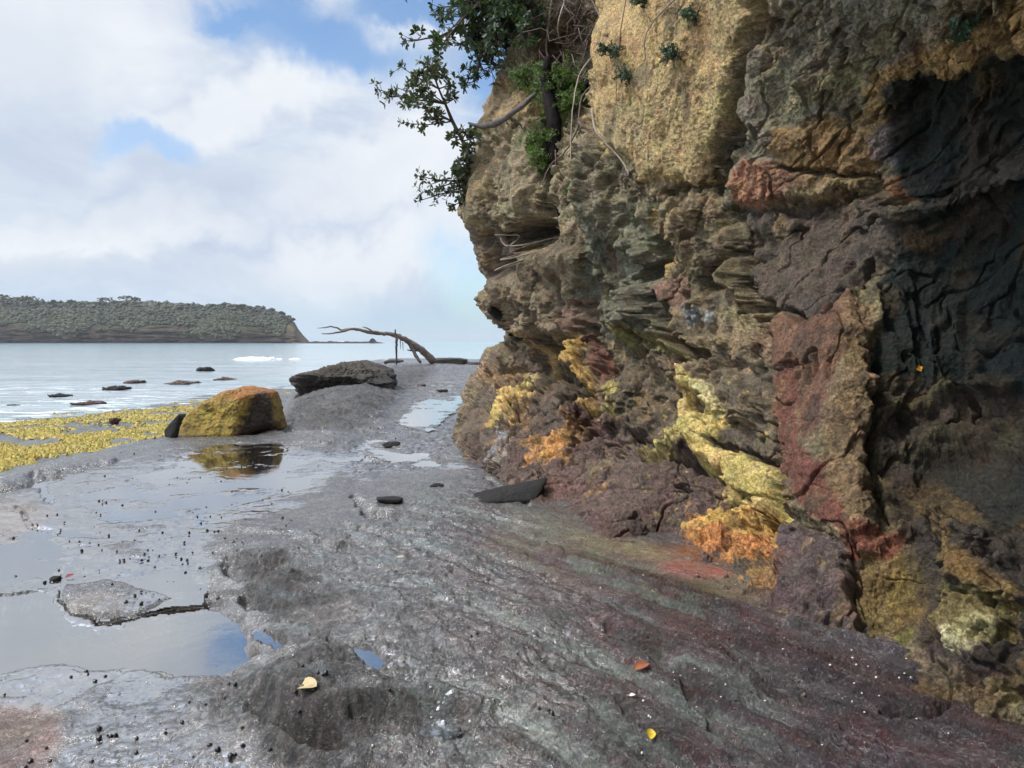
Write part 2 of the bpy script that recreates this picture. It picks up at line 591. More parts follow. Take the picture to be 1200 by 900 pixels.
# layered ledges: quantised noise
strN = fbm(PW, 0.55, 5, 0.5, off=2.2) * 0.5 + 0.5 + 0.10 * GX / distf
def terrace(n, k, sharp):
    t = n * k; f0 = np.floor(t); fr = t - f0
    return (f0 + ss(fr, 0.5 - sharp, 0.5 + sharp)) / k
ter = terrace(strN, 9, 0.06) - strN
ter2 = terrace(fbm(PW, 1.7, 4, 0.5, off=8.2), 7, 0.09)
rough = fbm(PW, 2.5, 6, 0.58, off=0.4)
fine = fbm(P3, 11, 5, 0.62, off=4.4)
ridg = fbm(PW * np.array([0.5, 1.0, 1], np.float32), 3.4, 5, 0.55, mode=1, off=6.6)
# oriented grain on the right of the shelf (streams run down-left to up-right in plan)
ca, sa = math.cos(R(40)), math.sin(R(40))
PO = np.stack([(PW[..., 0] * ca + PW[..., 1] * sa) * 3.2, (-PW[..., 0] * sa + PW[..., 1] * ca) * 0.8, 0 * W1], -1)
grain = fbm(PO, 2.2, 5, 0.6, mode=1, off=1.1)
nl_ = fbm(PW * np.array([1.0, 0.8, 1], np.float32), 0.9, 6, 0.52, off=33.0)
lam = terrace(nl_, 24, 0.10) - nl_
nl2 = fbm(PO * np.array([0.7, 0.35, 1], np.float32), 1.0, 5, 0.5, off=35.0)
lam2 = terrace(nl2, 12, 0.16) - nl2
across = (P3[..., 0] * ca + P3[..., 1] * sa) + 0.10 * W1
along = (-P3[..., 0] * sa + P3[..., 1] * ca)
streak = fbm(np.stack([across, along * 0.13 + 0.05 * W2, 0 * W1], -1), 5.0, 5, 0.62, off=131.0)
streak2 = fbm(np.stack([across, along * 0.16 + 0.05 * W2, 0 * W1], -1), 1.8, 5, 0.6, off=137.0)
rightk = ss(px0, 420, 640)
hd = (0.30 * lam * (1 - 0.5 * rightk) + 0.16 * lam2 * rightk) * (0.25 * flat + mound) + (0.035 * streak + 0.05 * streak2 - 0.025 * ss(np.abs(streak2), 0.03, 0.0)) * rightk * mound + flat * (0.05 * ter + 0.018 * ter2 + 0.012 * rough + 0.006 * fine)
vfine = fbm(P3 * np.array([0.7, 1.0, 1], np.float32), 26, 3, 0.65, off=14.4)
flk = terrace(fbm(PW * np.array([0.55, 1.0, 1], np.float32), 5.0, 4, 0.55, off=18.2), 5, 0.1)
nearm = ss(polysd(pxw, pyw, [(600, 600), (700, 622), (880, 690), (900, 712), (780, 706), (640, 672), (560, 640)]), -20, 15)
farm = ss(polysd(px0, py0, [(320, 500), (345, 462), (450, 425), (560, 424), (600, 470), (540, 540), (420, 560)]), -4, 8)
hd = hd + farm * (0.3 + 0.25 * mask(pxw, pyw, ('P', [(320, 505), (335, 462), (470, 426), (520, 428), (470, 470), (440, 500)], 12))) * (0.2 * ter + 0.12 * ter2 + 0.10 * rough + 0.06 * flk + 0.05 * fine + 0.25 * lam)
hd = hd + mound * (1 - 0.7 * nearm) * (0.11 * ter + 0.022 * ter2 + 0.020 * rough + (0.017 * fine + 0.012 * vfine) * (1 - 0.45 * ss(px0, 450, 650)) + 0.03 * flk * (1 - 0.5 * ss(px0, 500, 700)) + 0.010 * (ridg - 0.4) - 0.007 * (grain - 0.4)) + flat * (0.004 * vfine + 0.014 * flk)
h2 = h + hd * np.clip(0.75 + 0.15 * distf, 0, 1.3)
h2 = h2 + (1 - m) * 0.085 * fbm(PW, 0.9, 5, 0.6, off=7.7) * ss(py0, 425, 445)
# drawn relief
GS = [
    (('P', [(196, 706), (200, 745), (245, 782), (295, 770), (360, 738), (430, 712), (500, 700), (520, 690), (420, 700), (330, 716), (270, 722), (230, 722)], 5), 0.0),
    (('L', [(190, 700), (240, 696), (290, 688)], 5), -0.025),
    (('L', [(68, 690), (75, 715), (110, 732), (160, 728), (205, 712), (260, 705)], 4.5), -0.045),
    (('P', [(68, 688), (130, 682), (205, 706), (150, 728), (110, 732), (78, 715)], 4), 0.03),
    (('L', [(268, 660), (300, 668), (330, 658)], 15), -0.09), (('L', [(288, 694), (310, 704), (335, 696)], 14), -0.08), (('P', [(290, 680), (320, 668), (345, 674), (330, 688), (300, 694)], 9), 0.04),
    (('P', [(262, 640), (300, 628), (370, 640), (330, 655), (290, 662)], 7), 0.02),
    (('L', [(300, 822), (350, 850), (400, 858), (450, 838), (530, 842)], 24), -0.085),
    (('L', [(320, 850), (360, 858), (395, 845)], 8), -0.05),
    (('P', [(300, 790), (380, 770), (460, 800), (560, 820), (480, 828), (400, 838), (330, 830), (296, 815)], 16), 0.06),
    (('L', [(415, 583), (440, 600), (470, 606)], 5), -0.07), (('L', [(432, 602), (472, 603)], 4), -0.06),
    (('L', [(420, 620), (500, 645), (600, 690), (700, 712)], 5), -0.02), (('L', [(280, 622), (360, 628), (400, 640)], 4), 0.03),
    (('L', [(385, 745), (395, 755), (420, 760)], 5), -0.03),
    (('L', [(570, 560), (620, 590), (610, 592)], 3), -0.02),
    (('L', [(-10, 578), (40, 566), (75, 556)], 4), -0.05), (('L', [(20, 592), (34, 610), (45, 626)], 3), -0.03), (('L', [(40, 560), (60, 585)], 5), -0.03),
    (('L', [(0, 568), (60, 552), (130, 540)], 6), 0.05),
    (('L', [(620, 650), (700, 680), (800, 712), (900, 742), (1000, 780), (1110, 815)], 5), -0.02),
    (('L', [(640, 640), (720, 668), (820, 700), (930, 730), (1050, 765)], 5), 0.03),
    (('L', [(560, 700), (640, 760), (700, 830), (760, 900)], 9), -0.012),
    (('L', [(720, 740), (800, 790), (840, 850)], 7), -0.03), (('E', (840 + 0), 785, 60, 22, 25, 0.8), 0.05),
    (('L', [(1040, 830), (1080, 832), (1118, 826)], 4), -0.06),
    (('L', [(325, 500), (345, 505), (390, 500), (430, 506)], 4), -0.05), (('L', [(330, 520), (400, 516), (450, 522)], 4), 0.03),
    (('L', [(350, 486), (400, 482), (440, 486)], 4), 0.04),
]
for f, a in GS:
    if a: h2 = h2 + a * mask(pxw, pyw, f)
# pools of standing water: (mask, level, depth)
POOLS = [
    (('P', [(70, 728), (120, 741), (190, 726), (262, 716), (284, 720), (292, 745), (296, 762), (262, 790), (205, 788), (130, 780), (72, 775), (-60, 790), (-90, 690), (20, 680), (62, 700)], 9), -0.012, 0.05),
    (('E', 318, 747, 15, 7, 0, 0.5), 0.06, 0.05), (('P', [(408, 757), (440, 762), (464, 770), (448, 781), (420, 772)], 3), 0.14, 0.04),
    (('E', 512, 850, 18, 8, -20, 0.6), 0.135, 0.03),
    (('P', [(200, 540), (250, 520), (330, 518), (360, 530), (420, 535), (380, 560), (300, 590), (250, 606), (120, 605), (90, 590), (150, 560)], 9), 0.002, 0.02),
    (('P', [(-90, 640), (30, 612), (80, 640), (60, 680), (-90, 700)], 10), -0.005, 0.015),
    (('P', [(490, 476), (545, 462), (530, 480), (500, 505), (470, 496)], 4), 0.07, 0.03),
    (('P', [(430, 530), (500, 533), (520, 545), (470, 548)], 4), 0.035, 0.02),
]
n_isl = fbm(P3 * np.array([0.6, 1, 1], np.float32), 3.0, 5, 0.6, off=28.0)
pool = np.zeros_like(h2); poolz = np.full_like(h2, -9)
for f, lev, dep in POOLS:
    mm = mask(pxw, pyw, f)
    rim = np.maximum(h2, lev + 0.004)
    wl = 1.0 if dep < 0.035 and lev < 0.1 else 0.0
    tgt = lev - dep * ss(mm, 0.45, 1.0) * (1 - 0.6 * wl) + wl * (0.034 * rough + 0.022 * ter2 + 0.006 * fine + 0.018 * n_isl)
    k = ss(mm, 0.0, 0.5)
    near = (mm > 0.001)
    h2 = np.where(near, np.minimum(rim * (1 - k) + (tgt + 0.25 * (h2 - lev).clip(-0.02, 0.03)) * k, np.maximum(h2, tgt)), h2)
    poolz = np.where(mm > 0.02, lev, poolz)
# general low hollows in the flats hold a film of water too
FLATZ = 0.0
flatreg = ss(polysd(px0, py0, [(-900, 560), (60, 556), (200, 518), (420, 512), (560, 520), (520, 560), (400, 590), (330, 620), (270, 650), (240, 700), (250, 800), (150, 840), (-900, 860)]), -5, 10)
poolz = np.where((poolz < -5) & (flatreg > 0.5) & (h2 < 0.006), 0.001, poolz)

# colours (linear albedo)
Gc = np.empty(GX.shape + (3,), np.float32)
P3c = np.stack([GX, GY, h2], -1).astype(np.float32)
PWc = PW.copy(); PWc[..., 2] = h2
n_a = fbm(P3c, 1.3, 5, 0.6, off=12.0); n_b = fbm(PWc, 4.5, 5, 0.65, off=15.0); n_c = fbm(PO, 1.8, 5, 0.65, off=19.0)
def C(*c): return np.array(lin(c), np.float32)
def blend(A, c, k):
    return A + (np.asarray(c, np.float32) - A) * k[..., None]
Gc[:] = C(72, 65, 60)
Gc = blend(Gc, C(60, 54, 52), ss(n_a, 0.0, 0.25) * 0.7)
n_d = fbm(PWc, 14, 5, 0.65, off=17.0)
Gc = blend(Gc, C(32, 27, 26), ss(n_d, 0.0, 0.22) * 0.9 * (0.3 + 0.7 * mound))
Gc = blend(Gc, C(128, 124, 118), ss(-n_d, 0.1, 0.35) * 0.5)
Gc = blend(Gc, C(112, 101, 92), ss(n_b, 0.1, 0.35) * 0.6)
Gc = blend(Gc, C(108, 122, 122), ss(n_c, 0.02, 0.3) * 0.55 * mound)          # pale blue-green along the grain
GP = [  # feature, colour, strength, noise threshold softness
    (('P', [(600, 600), (700, 622), (880, 690), (900, 712), (780, 706), (640, 672), (560, 640)], 14), (112, 100, 72), 0.75),
    (('P', [(640, 655), (760, 676), (740, 706), (640, 690)], 8), (118, 104, 84), 0.5),
    (('E', 810, 668, 42, 9, 12, 0.6), (150, 92, 80), 0.8),
    (('E', 730, 640, 60, 9, 12, 0.8), (134, 122, 88), 0.6),
    (('E', 888, 682, 14, 5, -35, 0.5), (220, 165, 50), 0.9),
    (('E', 860, 650, 80, 12, 5, 0.9), (150, 96, 58), 0.6),
    (('P', [(850, 740), (1000, 740), (1150, 800), (1250, 1300), (850, 1300), (800, 860)], 40), (62, 44, 54), 0.9),  # purple rock, painted darker for the shade under the overhang
    (('E', 820, 740, 45, 24, 20, 0.8), (120, 66, 52), 0.55),
    (('E', 752, 800, 32, 20, 20, 0.8), (128, 104, 106), 0.6),
    (('P', [(-100, 830), (60, 825), (70, 860), (30, 920), (-100, 960)], 14), (150, 124, 112), 0.8),
    (('P', [(-60, 590), (30, 585), (60, 600), (30, 640), (-60, 630)], 10), (128, 110, 92), 0.8),
    (('E', 110, 715, 40, 12, 0, 0.7), (122, 108, 92), 0.7),
    (('E', 145, 765, 150, 40, 0, 0.8), (120, 116, 112), 0.5),
    (('P', [(480, 560), (700, 610), (640, 640), (500, 600)], 16), (96, 100, 88), 0.5),
    (('P', [(330, 480), (470, 440), (560, 425), (560, 440), (450, 500), (350, 512)], 10), (88, 78, 66), 0.7),
    (('E', 590, 505, 60, 30, 0, 0.9), (88, 92, 90), 0.5),
]
for f, c, s in GP:
    mm = mask(pxw, pyw, f)
    Gc = blend(Gc, C(*c), np.clip(mm * (s + 0.6 * n_b), 0, 1))
for pts, wd, c, s in [
    ([(560, 640), (640, 655), (720, 676), (800, 706), (880, 735)], 9, (74, 44, 40), 1.0),
    ([(880, 735), (960, 752), (1040, 790), (1100, 812)], 8, (70, 38, 38), 1.0),
    ([(560, 690), (640, 745), (700, 805), (745, 880)], 16, (78, 50, 42), 0.8),
    ([(700, 730), (735, 770), (760, 800)], 12, (96, 56, 48), 0.8),
    ([(800, 700), (850, 712), (900, 730)], 9, (64, 36, 34), 1.0),
]:
    mm = mask(pxw, pyw, ('L', pts, wd * 1.6))
    Gc = blend(Gc, C(*c), np.clip(mm * s * ss(n_b + n_c * 0.5, -0.12, 0.12), 0, 1))
Gc = blend(Gc, C(84, 60, 62), ss(linesd(pxw, pyw, [(560, 600), (760, 690), (900, 745), (1130, 850)]), 60, 10) * 0.45 * ss(n_c + n_b, -0.2, 0.2))
Gc = blend(Gc, C(62, 58, 55), ss(-sdp, 3, 14) * 0.8)      # the lower flat beyond
wet = 0.60 + 0.35 * flat + 0.25 * ss(hd, 0.01, -0.03)
wet = wet + 0.25 * ss(py0, 620, 480) - 0.55 * mask(pxw, pyw, ('P', [(330, 500), (345, 465), (480, 430), (520, 432), (430, 490), (440, 505)], 10))
for f, a in [(('P', [(600, 600), (700, 622), (880, 690), (900, 712), (780, 706), (640, 672), (560, 640)], 14), -0.3),
             (('P', [(-100, 830), (60, 825), (70, 860), (30, 920), (-100, 960)], 14), -0.5),
             (('P', [(-60, 590), (30, 585), (60, 600), (30, 640), (-60, 630)], 10), -0.3),
             (('P', [(290, 780), (460, 780), (520, 830), (400, 880), (300, 870)], 16), -0.25),
             (('P', [(265, 640), (330, 660), (420, 700), (380, 740), (300, 710)], 16), -0.3),
             (('P', [(420, 600), (560, 560), (640, 640), (600, 720), (460, 680)], 30), 0.1)]:
    wet = wet + a * mask(pxw, pyw, f)
dry = mask(pxw, pyw, ('P', [(320, 505), (335, 462), (470, 426), (520, 428), (470, 470), (440, 500)], 8))
wet = np.clip(wet + 0.35 * n_b - dry * 0.4 - 0.22 * ss(px0, 560, 900), 0, 1)
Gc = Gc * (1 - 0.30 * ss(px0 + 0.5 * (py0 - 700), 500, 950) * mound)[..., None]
Gc = blend(Gc, C(58, 32, 29), ss(streak + 0.7 * streak2 + 0.3 * n_d, 0.04, 0.22) * rightk * mound * 0.8)
Gc = blend(Gc, C(122, 130, 124), ss(-streak - 0.4 * streak2 + 0.4 * n_d, 0.04, 0.25) * rightk * mound * 0.6 * ss(px0, 1000, 800))
Gc = blend(Gc, C(30, 22, 22), ss(np.abs(streak2), 0.025, 0.0) * rightk * mound * 0.7)
Gc = blend(Gc, C(70, 34, 32), ss(n_c + 0.5 * n_b, 0.08, 0.25) * 0.55 * ss(px0, 480, 640) * mound)
Gc = blend(Gc, C(74, 64, 54), dry * 0.8)
film = ss(h2, 0.04, 0.004) * flatreg * ss(py0, 900, 800)
film = film * (1 - dry)
film = np.maximum(film, ss(h2 - h, 0.0, -0.02) * ss(py0, 560, 530) * 0.25 * (sdp > 0) * (1 - dry))
slp = np.abs(np.gradient(h2, axis=0)) / (np.abs(np.gradient(GY, axis=0)) + 1e-6) + np.abs(np.gradient(h2, axis=1)) / (np.abs(np.gradient(GX, axis=1)) + 1e-6)
film = film * ss(slp, 0.6, 0.15)
wet = wet * (1 - 0.35 * ss(slp, 0.4, 1.0))
midw = mask(pxw, pyw, ('P', [(330, 570), (470, 540), (620, 600), (700, 690), (720, 800), (560, 900), (420, 900), (400, 760), (330, 620)], 50))
film = np.maximum(film, 0.42 * midw * ss(n_d, 0.1, -0.15))
chan = mask(pxw, pyw, ('P', [(440, 520), (480, 470), (510, 440), (560, 440), (545, 500), (560, 560), (450, 560)], 10))
film = np.maximum(film, 0.6 * chan * ss(n_b, 0.12, -0.05) * ss(slp, 0.6, 0.2))
wet = np.clip(wet + 0.2 * midw, 0, 1)
film = np.maximum(film, 0.5 * flat * ss(slp, 0.5, 0.15) * ss(py0, 700, 780) * (1 - mask(pxw, pyw, ('P', [(-100, 830), (60, 825), (70, 860), (30, 920), (-100, 960)], 14))))
gl_ = (Gc @ np.array([0.3, 0.55, 0.15], np.float32))[..., None]
Gc = (gl_ + (Gc - gl_) * (1 + 0.5 * rightk[..., None])).clip(0.003, 0.8)
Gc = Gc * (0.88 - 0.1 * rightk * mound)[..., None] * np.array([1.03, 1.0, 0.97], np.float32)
Gc = blend(Gc, C(50, 45, 40), dry * 0.6)
GZ = h2.astype(np.float32)
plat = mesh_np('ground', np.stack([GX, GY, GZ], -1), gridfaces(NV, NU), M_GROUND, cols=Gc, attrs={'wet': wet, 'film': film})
tag(plat, kind='structure')


def ground_at(px, py, z=0.0):
    """point of the platform seen at a pixel"""
    for _ in range(5):
        p = on(px, py, z)
        z = gz(p[0], p[1])
    return (p[0], p[1], z)


def gz(x, y):
    j = (x / (y + 0.25) + 1.05) / 2.05 * (NU - 1)
    i = np.searchsorted(yy, y)
    i = min(max(int(i), 0), NV - 1); j = min(max(int(round(j)), 0), NU - 1)
    return float(GZ[i, j])


# standing water in the hollows: flat sheets at their own levels
m_w, t = new_mat('pool_water')
pos = t.n('ShaderNodeNewGeometry').outputs['Position']
nn = t.noise(pos, 9, 3, 0.5)
bp = t.n('ShaderNodeBump', ins={'Height': nn, 'Strength': 0.04, 'Distance': 0.02})
gl = t.n('ShaderNodeBsdfGlossy', ins={'Color': (1, 1, 1, 1), 'Roughness': 0.05, 'Normal': bp.outputs[0]})
df = t.n('ShaderNodeBsdfTransparent', ins={'Color': (0.75, 0.77, 0.78, 1)})
fr = t.n('ShaderNodeFresnel', ins={'IOR': 1.75, 'Normal': bp.outputs[0]})
fk = t.mapr(fr.outputs[0], 0.0, 1.0, 0.38, 1.0, False)
mx = t.n('ShaderNodeMixShader', ins={0: fk, 1: df.outputs[0], 2: gl.outputs[0]})
finish(t, mx)
pm = (poolz > -5) & (GZ < poolz + 0.03)
sel = pm[:-1, :-1] | pm[1:, :-1] | pm[:-1, 1:] | pm[1:, 1:]
pzf = np.where(poolz > -5, poolz, -9)
# spread each level to the cells around it
for _ in range(2):
    q = pzf.copy()
    for a_ in (0, 1):
        for s_ in (1, -1):
            q = np.maximum(q, np.where(q < -5, np.roll(pzf, s_, a_), q))
    pzf = q
ok = (pzf > -5)
sel &= ok[:-1, :-1] & ok[1:, :-1] & ok[:-1, 1:] & ok[1:, 1:]
F = gridfaces(NV, NU, sel)
Vw = np.stack([GX, GY, pzf], -1).reshape(-1, 3)
lv = Vw[F, 2]
F = F[(lv.max(1) - lv.min(1)) < 1e-4]
used, inv = np.unique(F, return_inverse=True)
pw = mesh_np('pool_water', Vw[used], inv.reshape(-1, 4), m_w)
tag(pw, kind='structure')

# ------------------------------------------------------------------ the sea
m_s, t = new_mat('sea_water')
pos = t.n('ShaderNodeNewGeometry').outputs['Position']
n1 = t.noise(t.vec('MULTIPLY', pos, (0.35, 1.0, 1.0)), 1.6, 6, 0.6, 0.3)
n2 = t.noise(t.vec('MULTIPLY', pos, (0.25, 1.0, 1.0)), 0.12, 5, 0.6, 0.3)
hh = t.math('ADD', t.math('MULTIPLY', n1, 0.35), t.math('MULTIPLY', n2, 2.0))
bp = t.n('ShaderNodeBump', ins={'Height': hh, 'Strength': 0.5, 'Distance': 0.3})
sep = t.n('ShaderNodeSeparateXYZ', ins={0: pos})
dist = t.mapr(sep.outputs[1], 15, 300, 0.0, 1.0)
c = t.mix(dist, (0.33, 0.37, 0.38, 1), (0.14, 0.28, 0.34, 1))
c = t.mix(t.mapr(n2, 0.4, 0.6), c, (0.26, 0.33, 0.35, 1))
fo = t.noise(t.vec('MULTIPLY', pos, (0.5, 1.2, 1.0)), 1.1, 8, 0.72, 0.6)
near = t.mapr(sep.outputs[1], 38, 17, 0.0, 1.0)
foam = t.math('MULTIPLY', t.mapr(fo, 0.52, 0.6), near)
c = t.mix(t.math('MULTIPLY', foam, 0.7), c, (0.7, 0.72, 0.74, 1))
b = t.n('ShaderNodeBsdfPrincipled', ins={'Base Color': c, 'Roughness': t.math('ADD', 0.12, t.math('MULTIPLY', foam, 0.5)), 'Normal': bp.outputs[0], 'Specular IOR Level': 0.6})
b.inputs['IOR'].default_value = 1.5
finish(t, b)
SR = 8000
ys = np.concatenate([[-9], 12 * (SR / 12) ** np.linspace(0, 1, 420)])
us = np.concatenate([[-14, -6, -3], np.linspace(-1.6, 1.2, 300), [3, 6, 14]])
SX = np.clip(us[None, :] * (np.abs(ys[:, None]) + 3), -SR, SR); SY = np.repeat(ys[:, None], len(us), 1)
Ps = np.stack([SX * 0.35, SY, 0 * SX], -1).astype(np.float32)
amp = np.where((SY > 12) & (SY < 300), 1, 0)
SZ = SEA_Z + amp * (0.05 * fbm(Ps, 0.25, 3) + 0.035 * fbm(Ps, 0.9, 3, mode=1)) * np.clip((SY - 12) / 15, 0, 1)
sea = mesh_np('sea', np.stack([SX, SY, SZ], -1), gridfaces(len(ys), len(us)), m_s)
tag(sea, kind='structure')

# ------------------------------------------------------------------ the cliff
SIL = [(-120, 614), (-60, 612), (0, 604), (40, 599), (80, 592), (105, 584), (140, 570), (150, 561), (165, 560), (190, 556), (210, 549), (240, 544),
       (262, 547), (290, 556), (315, 562), (326, 572), (333, 578), (350, 580), (368, 595), (392, 598), (402, 596), (416, 575), (427, 566),
       (447, 550), (463, 541), (480, 536), (500, 532), (520, 530), (560, 528), (640, 530)]
FOOT = [(480, 515), (520, 518), (545, 532), (562, 552), (620, 592), (700, 630), (800, 664), (880, 702), (960, 735), (1060, 765), (1115, 812), (1200, 850), (1320, 900)]
YC = []
def row(py, *a):
    for p, Y in a: YC.append((p, py, Y))
row(-100, (600, 11.8), (650, 11.5), (700, 8.9), (800, 7.0), (900, 5.4), (1000, 4.3), (1100, 3.6), (1200, 3.0), (1320, 2.6))
row(60, (590, 11.5), (640, 11.4), (675, 11.2), (706, 8.9), (780, 7.4), (850, 6.5), (900, 5.9), (1000, 4.9), (1100, 4.2), (1200, 3.6), (1320, 3.1))
row(180, (556, 11.4), (620, 10.0), (660, 9.7), (700, 8.9), (760, 7.8), (830, 6.8), (900, 6.1), (1000, 5.3), (1080, 4.75), (1150, 4.45), (1250, 3.9))
row(290, (556, 11.3), (600, 10.4), (650, 9.4), (700, 8.8), (760, 8.0), (820, 7.1), (880, 6.2), (950, 5.6), (1050, 4.95), (1150, 4.6), (1250, 4.1), (1320, 3.7))
row(400, (600, 11.4), (650, 9.8), (700, 8.9), (760, 8.0), (820, 7.1), (880, 6.1), (940, 5.1), (1000, 4.75), (1050, 4.8), (1150, 4.5), (1250, 3.9), (1320, 3.5))
row(480, (530, 12.8), (580, 10.4), (650, 8.7), (700, 7.9), (780, 6.9), (840, 6.2), (900, 5.4), (950, 4.8), (1000, 4.5), (1060, 4.6), (1150, 4.4), (1250, 3.7))
row(560, (500, 12.0), (560, 8.9), (650, 7.3), (720, 6.4), (800, 5.8), (860, 5.4), (920, 4.8), (980, 4.3), (1050, 4.15), (1150, 3.85), (1250, 3.3))
row(640, (680, 5.6), (780, 5.3), (850, 5.0), (920, 4.4), (980, 4.05), (1060, 3.8), (1150, 3.45), (1250, 3.0))
for p, q in FOOT[1:]:
    YC.append((p, q, 1.38 * 900 / (q - 398)))
row(960, (500, 3.0), (800, 2.7), (1320, 2.4))
YC = [c for c in YC]

NR_T, NR = 130, 980
NW, NCV, NE = 70, 960, 80
py_rows = np.linspace(-100, 1, NR)
tt = np.linspace(0, 1, NCV)
silx = np.interp  # alias
fpx = [p[0] for p in FOOT]; fpy = [p[1] for p in FOOT]
spy = [p[0] for p in SIL]; spx = [p[1] for p in SIL]
vv = np.linspace(0, 1, NR)[:, None]
PY = -100 + vv * (560 + 100) + 0 * tt[None, :]
PX = np.interp(PY, spy, spx) + tt[None, :] * (1320 - np.interp(PY, spy, spx))
for _ in range(4):
    bot = np.interp(PX, fpx, fpy) + 45
    PY = -100 + vv * (bot + 100)
    s_ = np.interp(PY, spy, spx)
    PX = s_ + (tt[None, :] ** 1.0) * (1320 - s_)
Yd = rbf(YC, PX, PY, 0.02)
Yd = np.clip(Yd, 2.2, 14)
q = np.clip((PX - s_) / 34.0, 0, 1)
Yd = Yd + 1.1 * (1 - np.sqrt(1 - (1 - q) ** 2 + 1e-6))
VIS = at(PX, PY, Yd).astype(np.float32)
# left wrap: the corner turns away to the right behind
k = np.linspace(1, 0, NW + 1)[:-1]
S0 = VIS[:, :1]
ang = k * math.pi * 0.55
wrap = S0 + np.stack([2.6 * (1 - np.cos(ang)) + 5 * np.clip(k - 0.6, 0, 1), 2.6 * np.sin(ang) + 1.0 * k, 0 * k], -1)[None]
# right extension: the wall runs on past the camera's right side
k = np.linspace(0, 1, NE + 1)[1:]
E0 = VIS[:, -1:]
zfac = (VIS[:, -1:, 2:] - 0) / 3.0
ex = E0[..., :1] + (2.3 - E0[..., :1]) * k[None, :, None] ** 0.7
ey = E0[..., 1:2] + (-6.0 - E0[..., 1:2]) * k[None, :, None]
ez = E0[..., 2:] + 0 * ey
ext = np.concatenate([ex, ey, ez], -1)
B = np.concatenate([wrap, VIS, ext], 1)
PXa = np.concatenate([np.repeat(PX[:, :1], NW, 1) - np.linspace(60, 0.5, NW)[None], PX, np.repeat(PX[:, -1:], NE, 1) + np.linspace(2, 400, NE)[None]], 1)
PYa = np.concatenate([np.repeat(PY[:, :1], NW, 1), PY, np.repeat(PY[:, -1:], NE, 1)], 1)
# top extension: upward in the world; near the camera it leans out over the platform
T0 = B[0:1]
k = np.linspace(1, 0, NR_T + 1)[:-1, None, None]
z1 = 9.5
lean = np.interp(T0[..., 1], [-7, 2, 3.5, 4.6, 6, 9], [3.8, 4.2, 4.0, 2.9, 0.9, -1.5])[..., None]  # unseen overhang shaped to shade the right wall and foreground
lk = np.interp(k, [0, 0.2, 0.45, 1], [0, 0.35, 0.85, 1.0])
top = np.concatenate([T0[..., :1] - lean * lk, T0[..., 1:2] - 0.3 * lean * lk + 0 * k, T0[..., 2:] + (z1 - T0[..., 2:]) * k], -1)
B = np.concatenate([top, B], 0)
nr, nc = B.shape[:2]
PXa = np.concatenate([np.repeat(PXa[:1], NR_T, 0), PXa], 0)
PYa = np.concatenate([np.linspace(-500, -101, NR_T)[:, None] + 0 * PXa[:1], PYa], 0)


def normals(B):
    du = np.gradient(B, axis=1); dv = np.gradient(B, axis=0)
    n = np.cross(dv, du)
    n /= np.linalg.norm(n, axis=-1, keepdims=True) + 1e-9
    return n


N = normals(B)
# soften the normals so displaced relief does not fold
for _ in range(2):
    for ax in (0, 1):
        N = (N + np.roll(N, 6, ax) + np.roll(N, -6, ax) + np.roll(N, 12, ax) + np.roll(N, -12, ax))
    N /= np.linalg.norm(N, axis=-1, keepdims=True)
toward = (N * (np.array([0, 0, 1.5]) - B)).sum(-1)
if np.median(toward) < 0: N = -N
N = N.astype(np.float32); B = B.astype(np.float32)
lowz = ss(B[..., 2], 1.35, 0.85) * (1 - 0.75 * ss(PXa, 880, 930))                   # bedded rock low down
cw1 = fbm(B, 0.7, 3, off=2.0); cw2 = fbm(B, 0.7, 3, off=8.0); cw3 = fbm(B, 0.7, 3, off=13.0)
BW = B + np.stack([cw1, cw2, cw3], -1) * 0.45
sv = np.array([1.0, 1.0, 0.55], np.float32); sh = np.array([0.6, 0.6, 2.8], np.float32)
# tilted bedding for the roof on the right: rotate in the wall's plane
tl = ss(PXa, 860, 980) * ss(PYa, 420, 300)
Bt = B.copy()
a_ = R(28)
Bt[..., 1], Bt[..., 2] = B[..., 1] * math.cos(a_) - B[..., 2] * math.sin(a_), B[..., 1] * math.sin(a_) + B[..., 2] * math.cos(a_)
Bt = (Bt + np.stack([cw1, cw2, cw3], -1) * 0.3) * np.array([0.8, 0.5, 2.0], np.float32)
up = (1 - lowz)
butt = ss(PXa, 880, 920) * ss(PXa, 1040, 1000) * ss(PYa, 350, 380)
midk = ss(PYa, 520, 440) * ss(PXa, 960, 860)
och = mask(PXa, PYa, ('P', [(700, -500), (905, -500), (893, 30), (868, 130), (830, 218), (772, 214), (725, 190), (700, 130)], 10))
big = fbm(BW * sv, 0.75, 3, 0.5, off=4.0)
rid = fbm(BW * sv, 1.5, 3, 0.5, mode=1, off=7.0)
bed = fbm(BW * sh, 1.4, 4, 0.52, off=5.0)
tbed = fbm(Bt, 1.5, 4, 0.52, off=9.0)
shn = fbm(BW * sv, 1.2, 4, 0.5, off=21.0)
shell = ss(shn, 0.03, 0.09) * 0.09 + ss(shn, 0.22, 0.27) * 0.08
flu = fbm(BW * np.array([1.0, 1.0, 0.28], np.float32), 2.6, 2, 0.5, mode=1, off=63.0)
hon = fbm(BW * np.array([1.0, 1.0, 0.7], np.float32), 2.5, 3, 0.5, off=67.0)
d = 0.16 * big * (1 - 0.4 * lowz) + midk * (1 - och) * (0.12 * (flu - 0.3) - 0.14 * ss(hon, 0.20, 0.36)) \
    + (1 - 0.6 * butt) * (1 - 0.6 * och) * up * (1 - tl * 0.6) * (0.12 * (rid - 0.35) + shell) \
    + lowz * (0.17 * terrace(bed, 6, 0.14) + 0.03 * bed) + tl * (0.14 * terrace(tbed, 6, 0.14) + 0.05 * tbed) * (1 - 0.6 * butt)
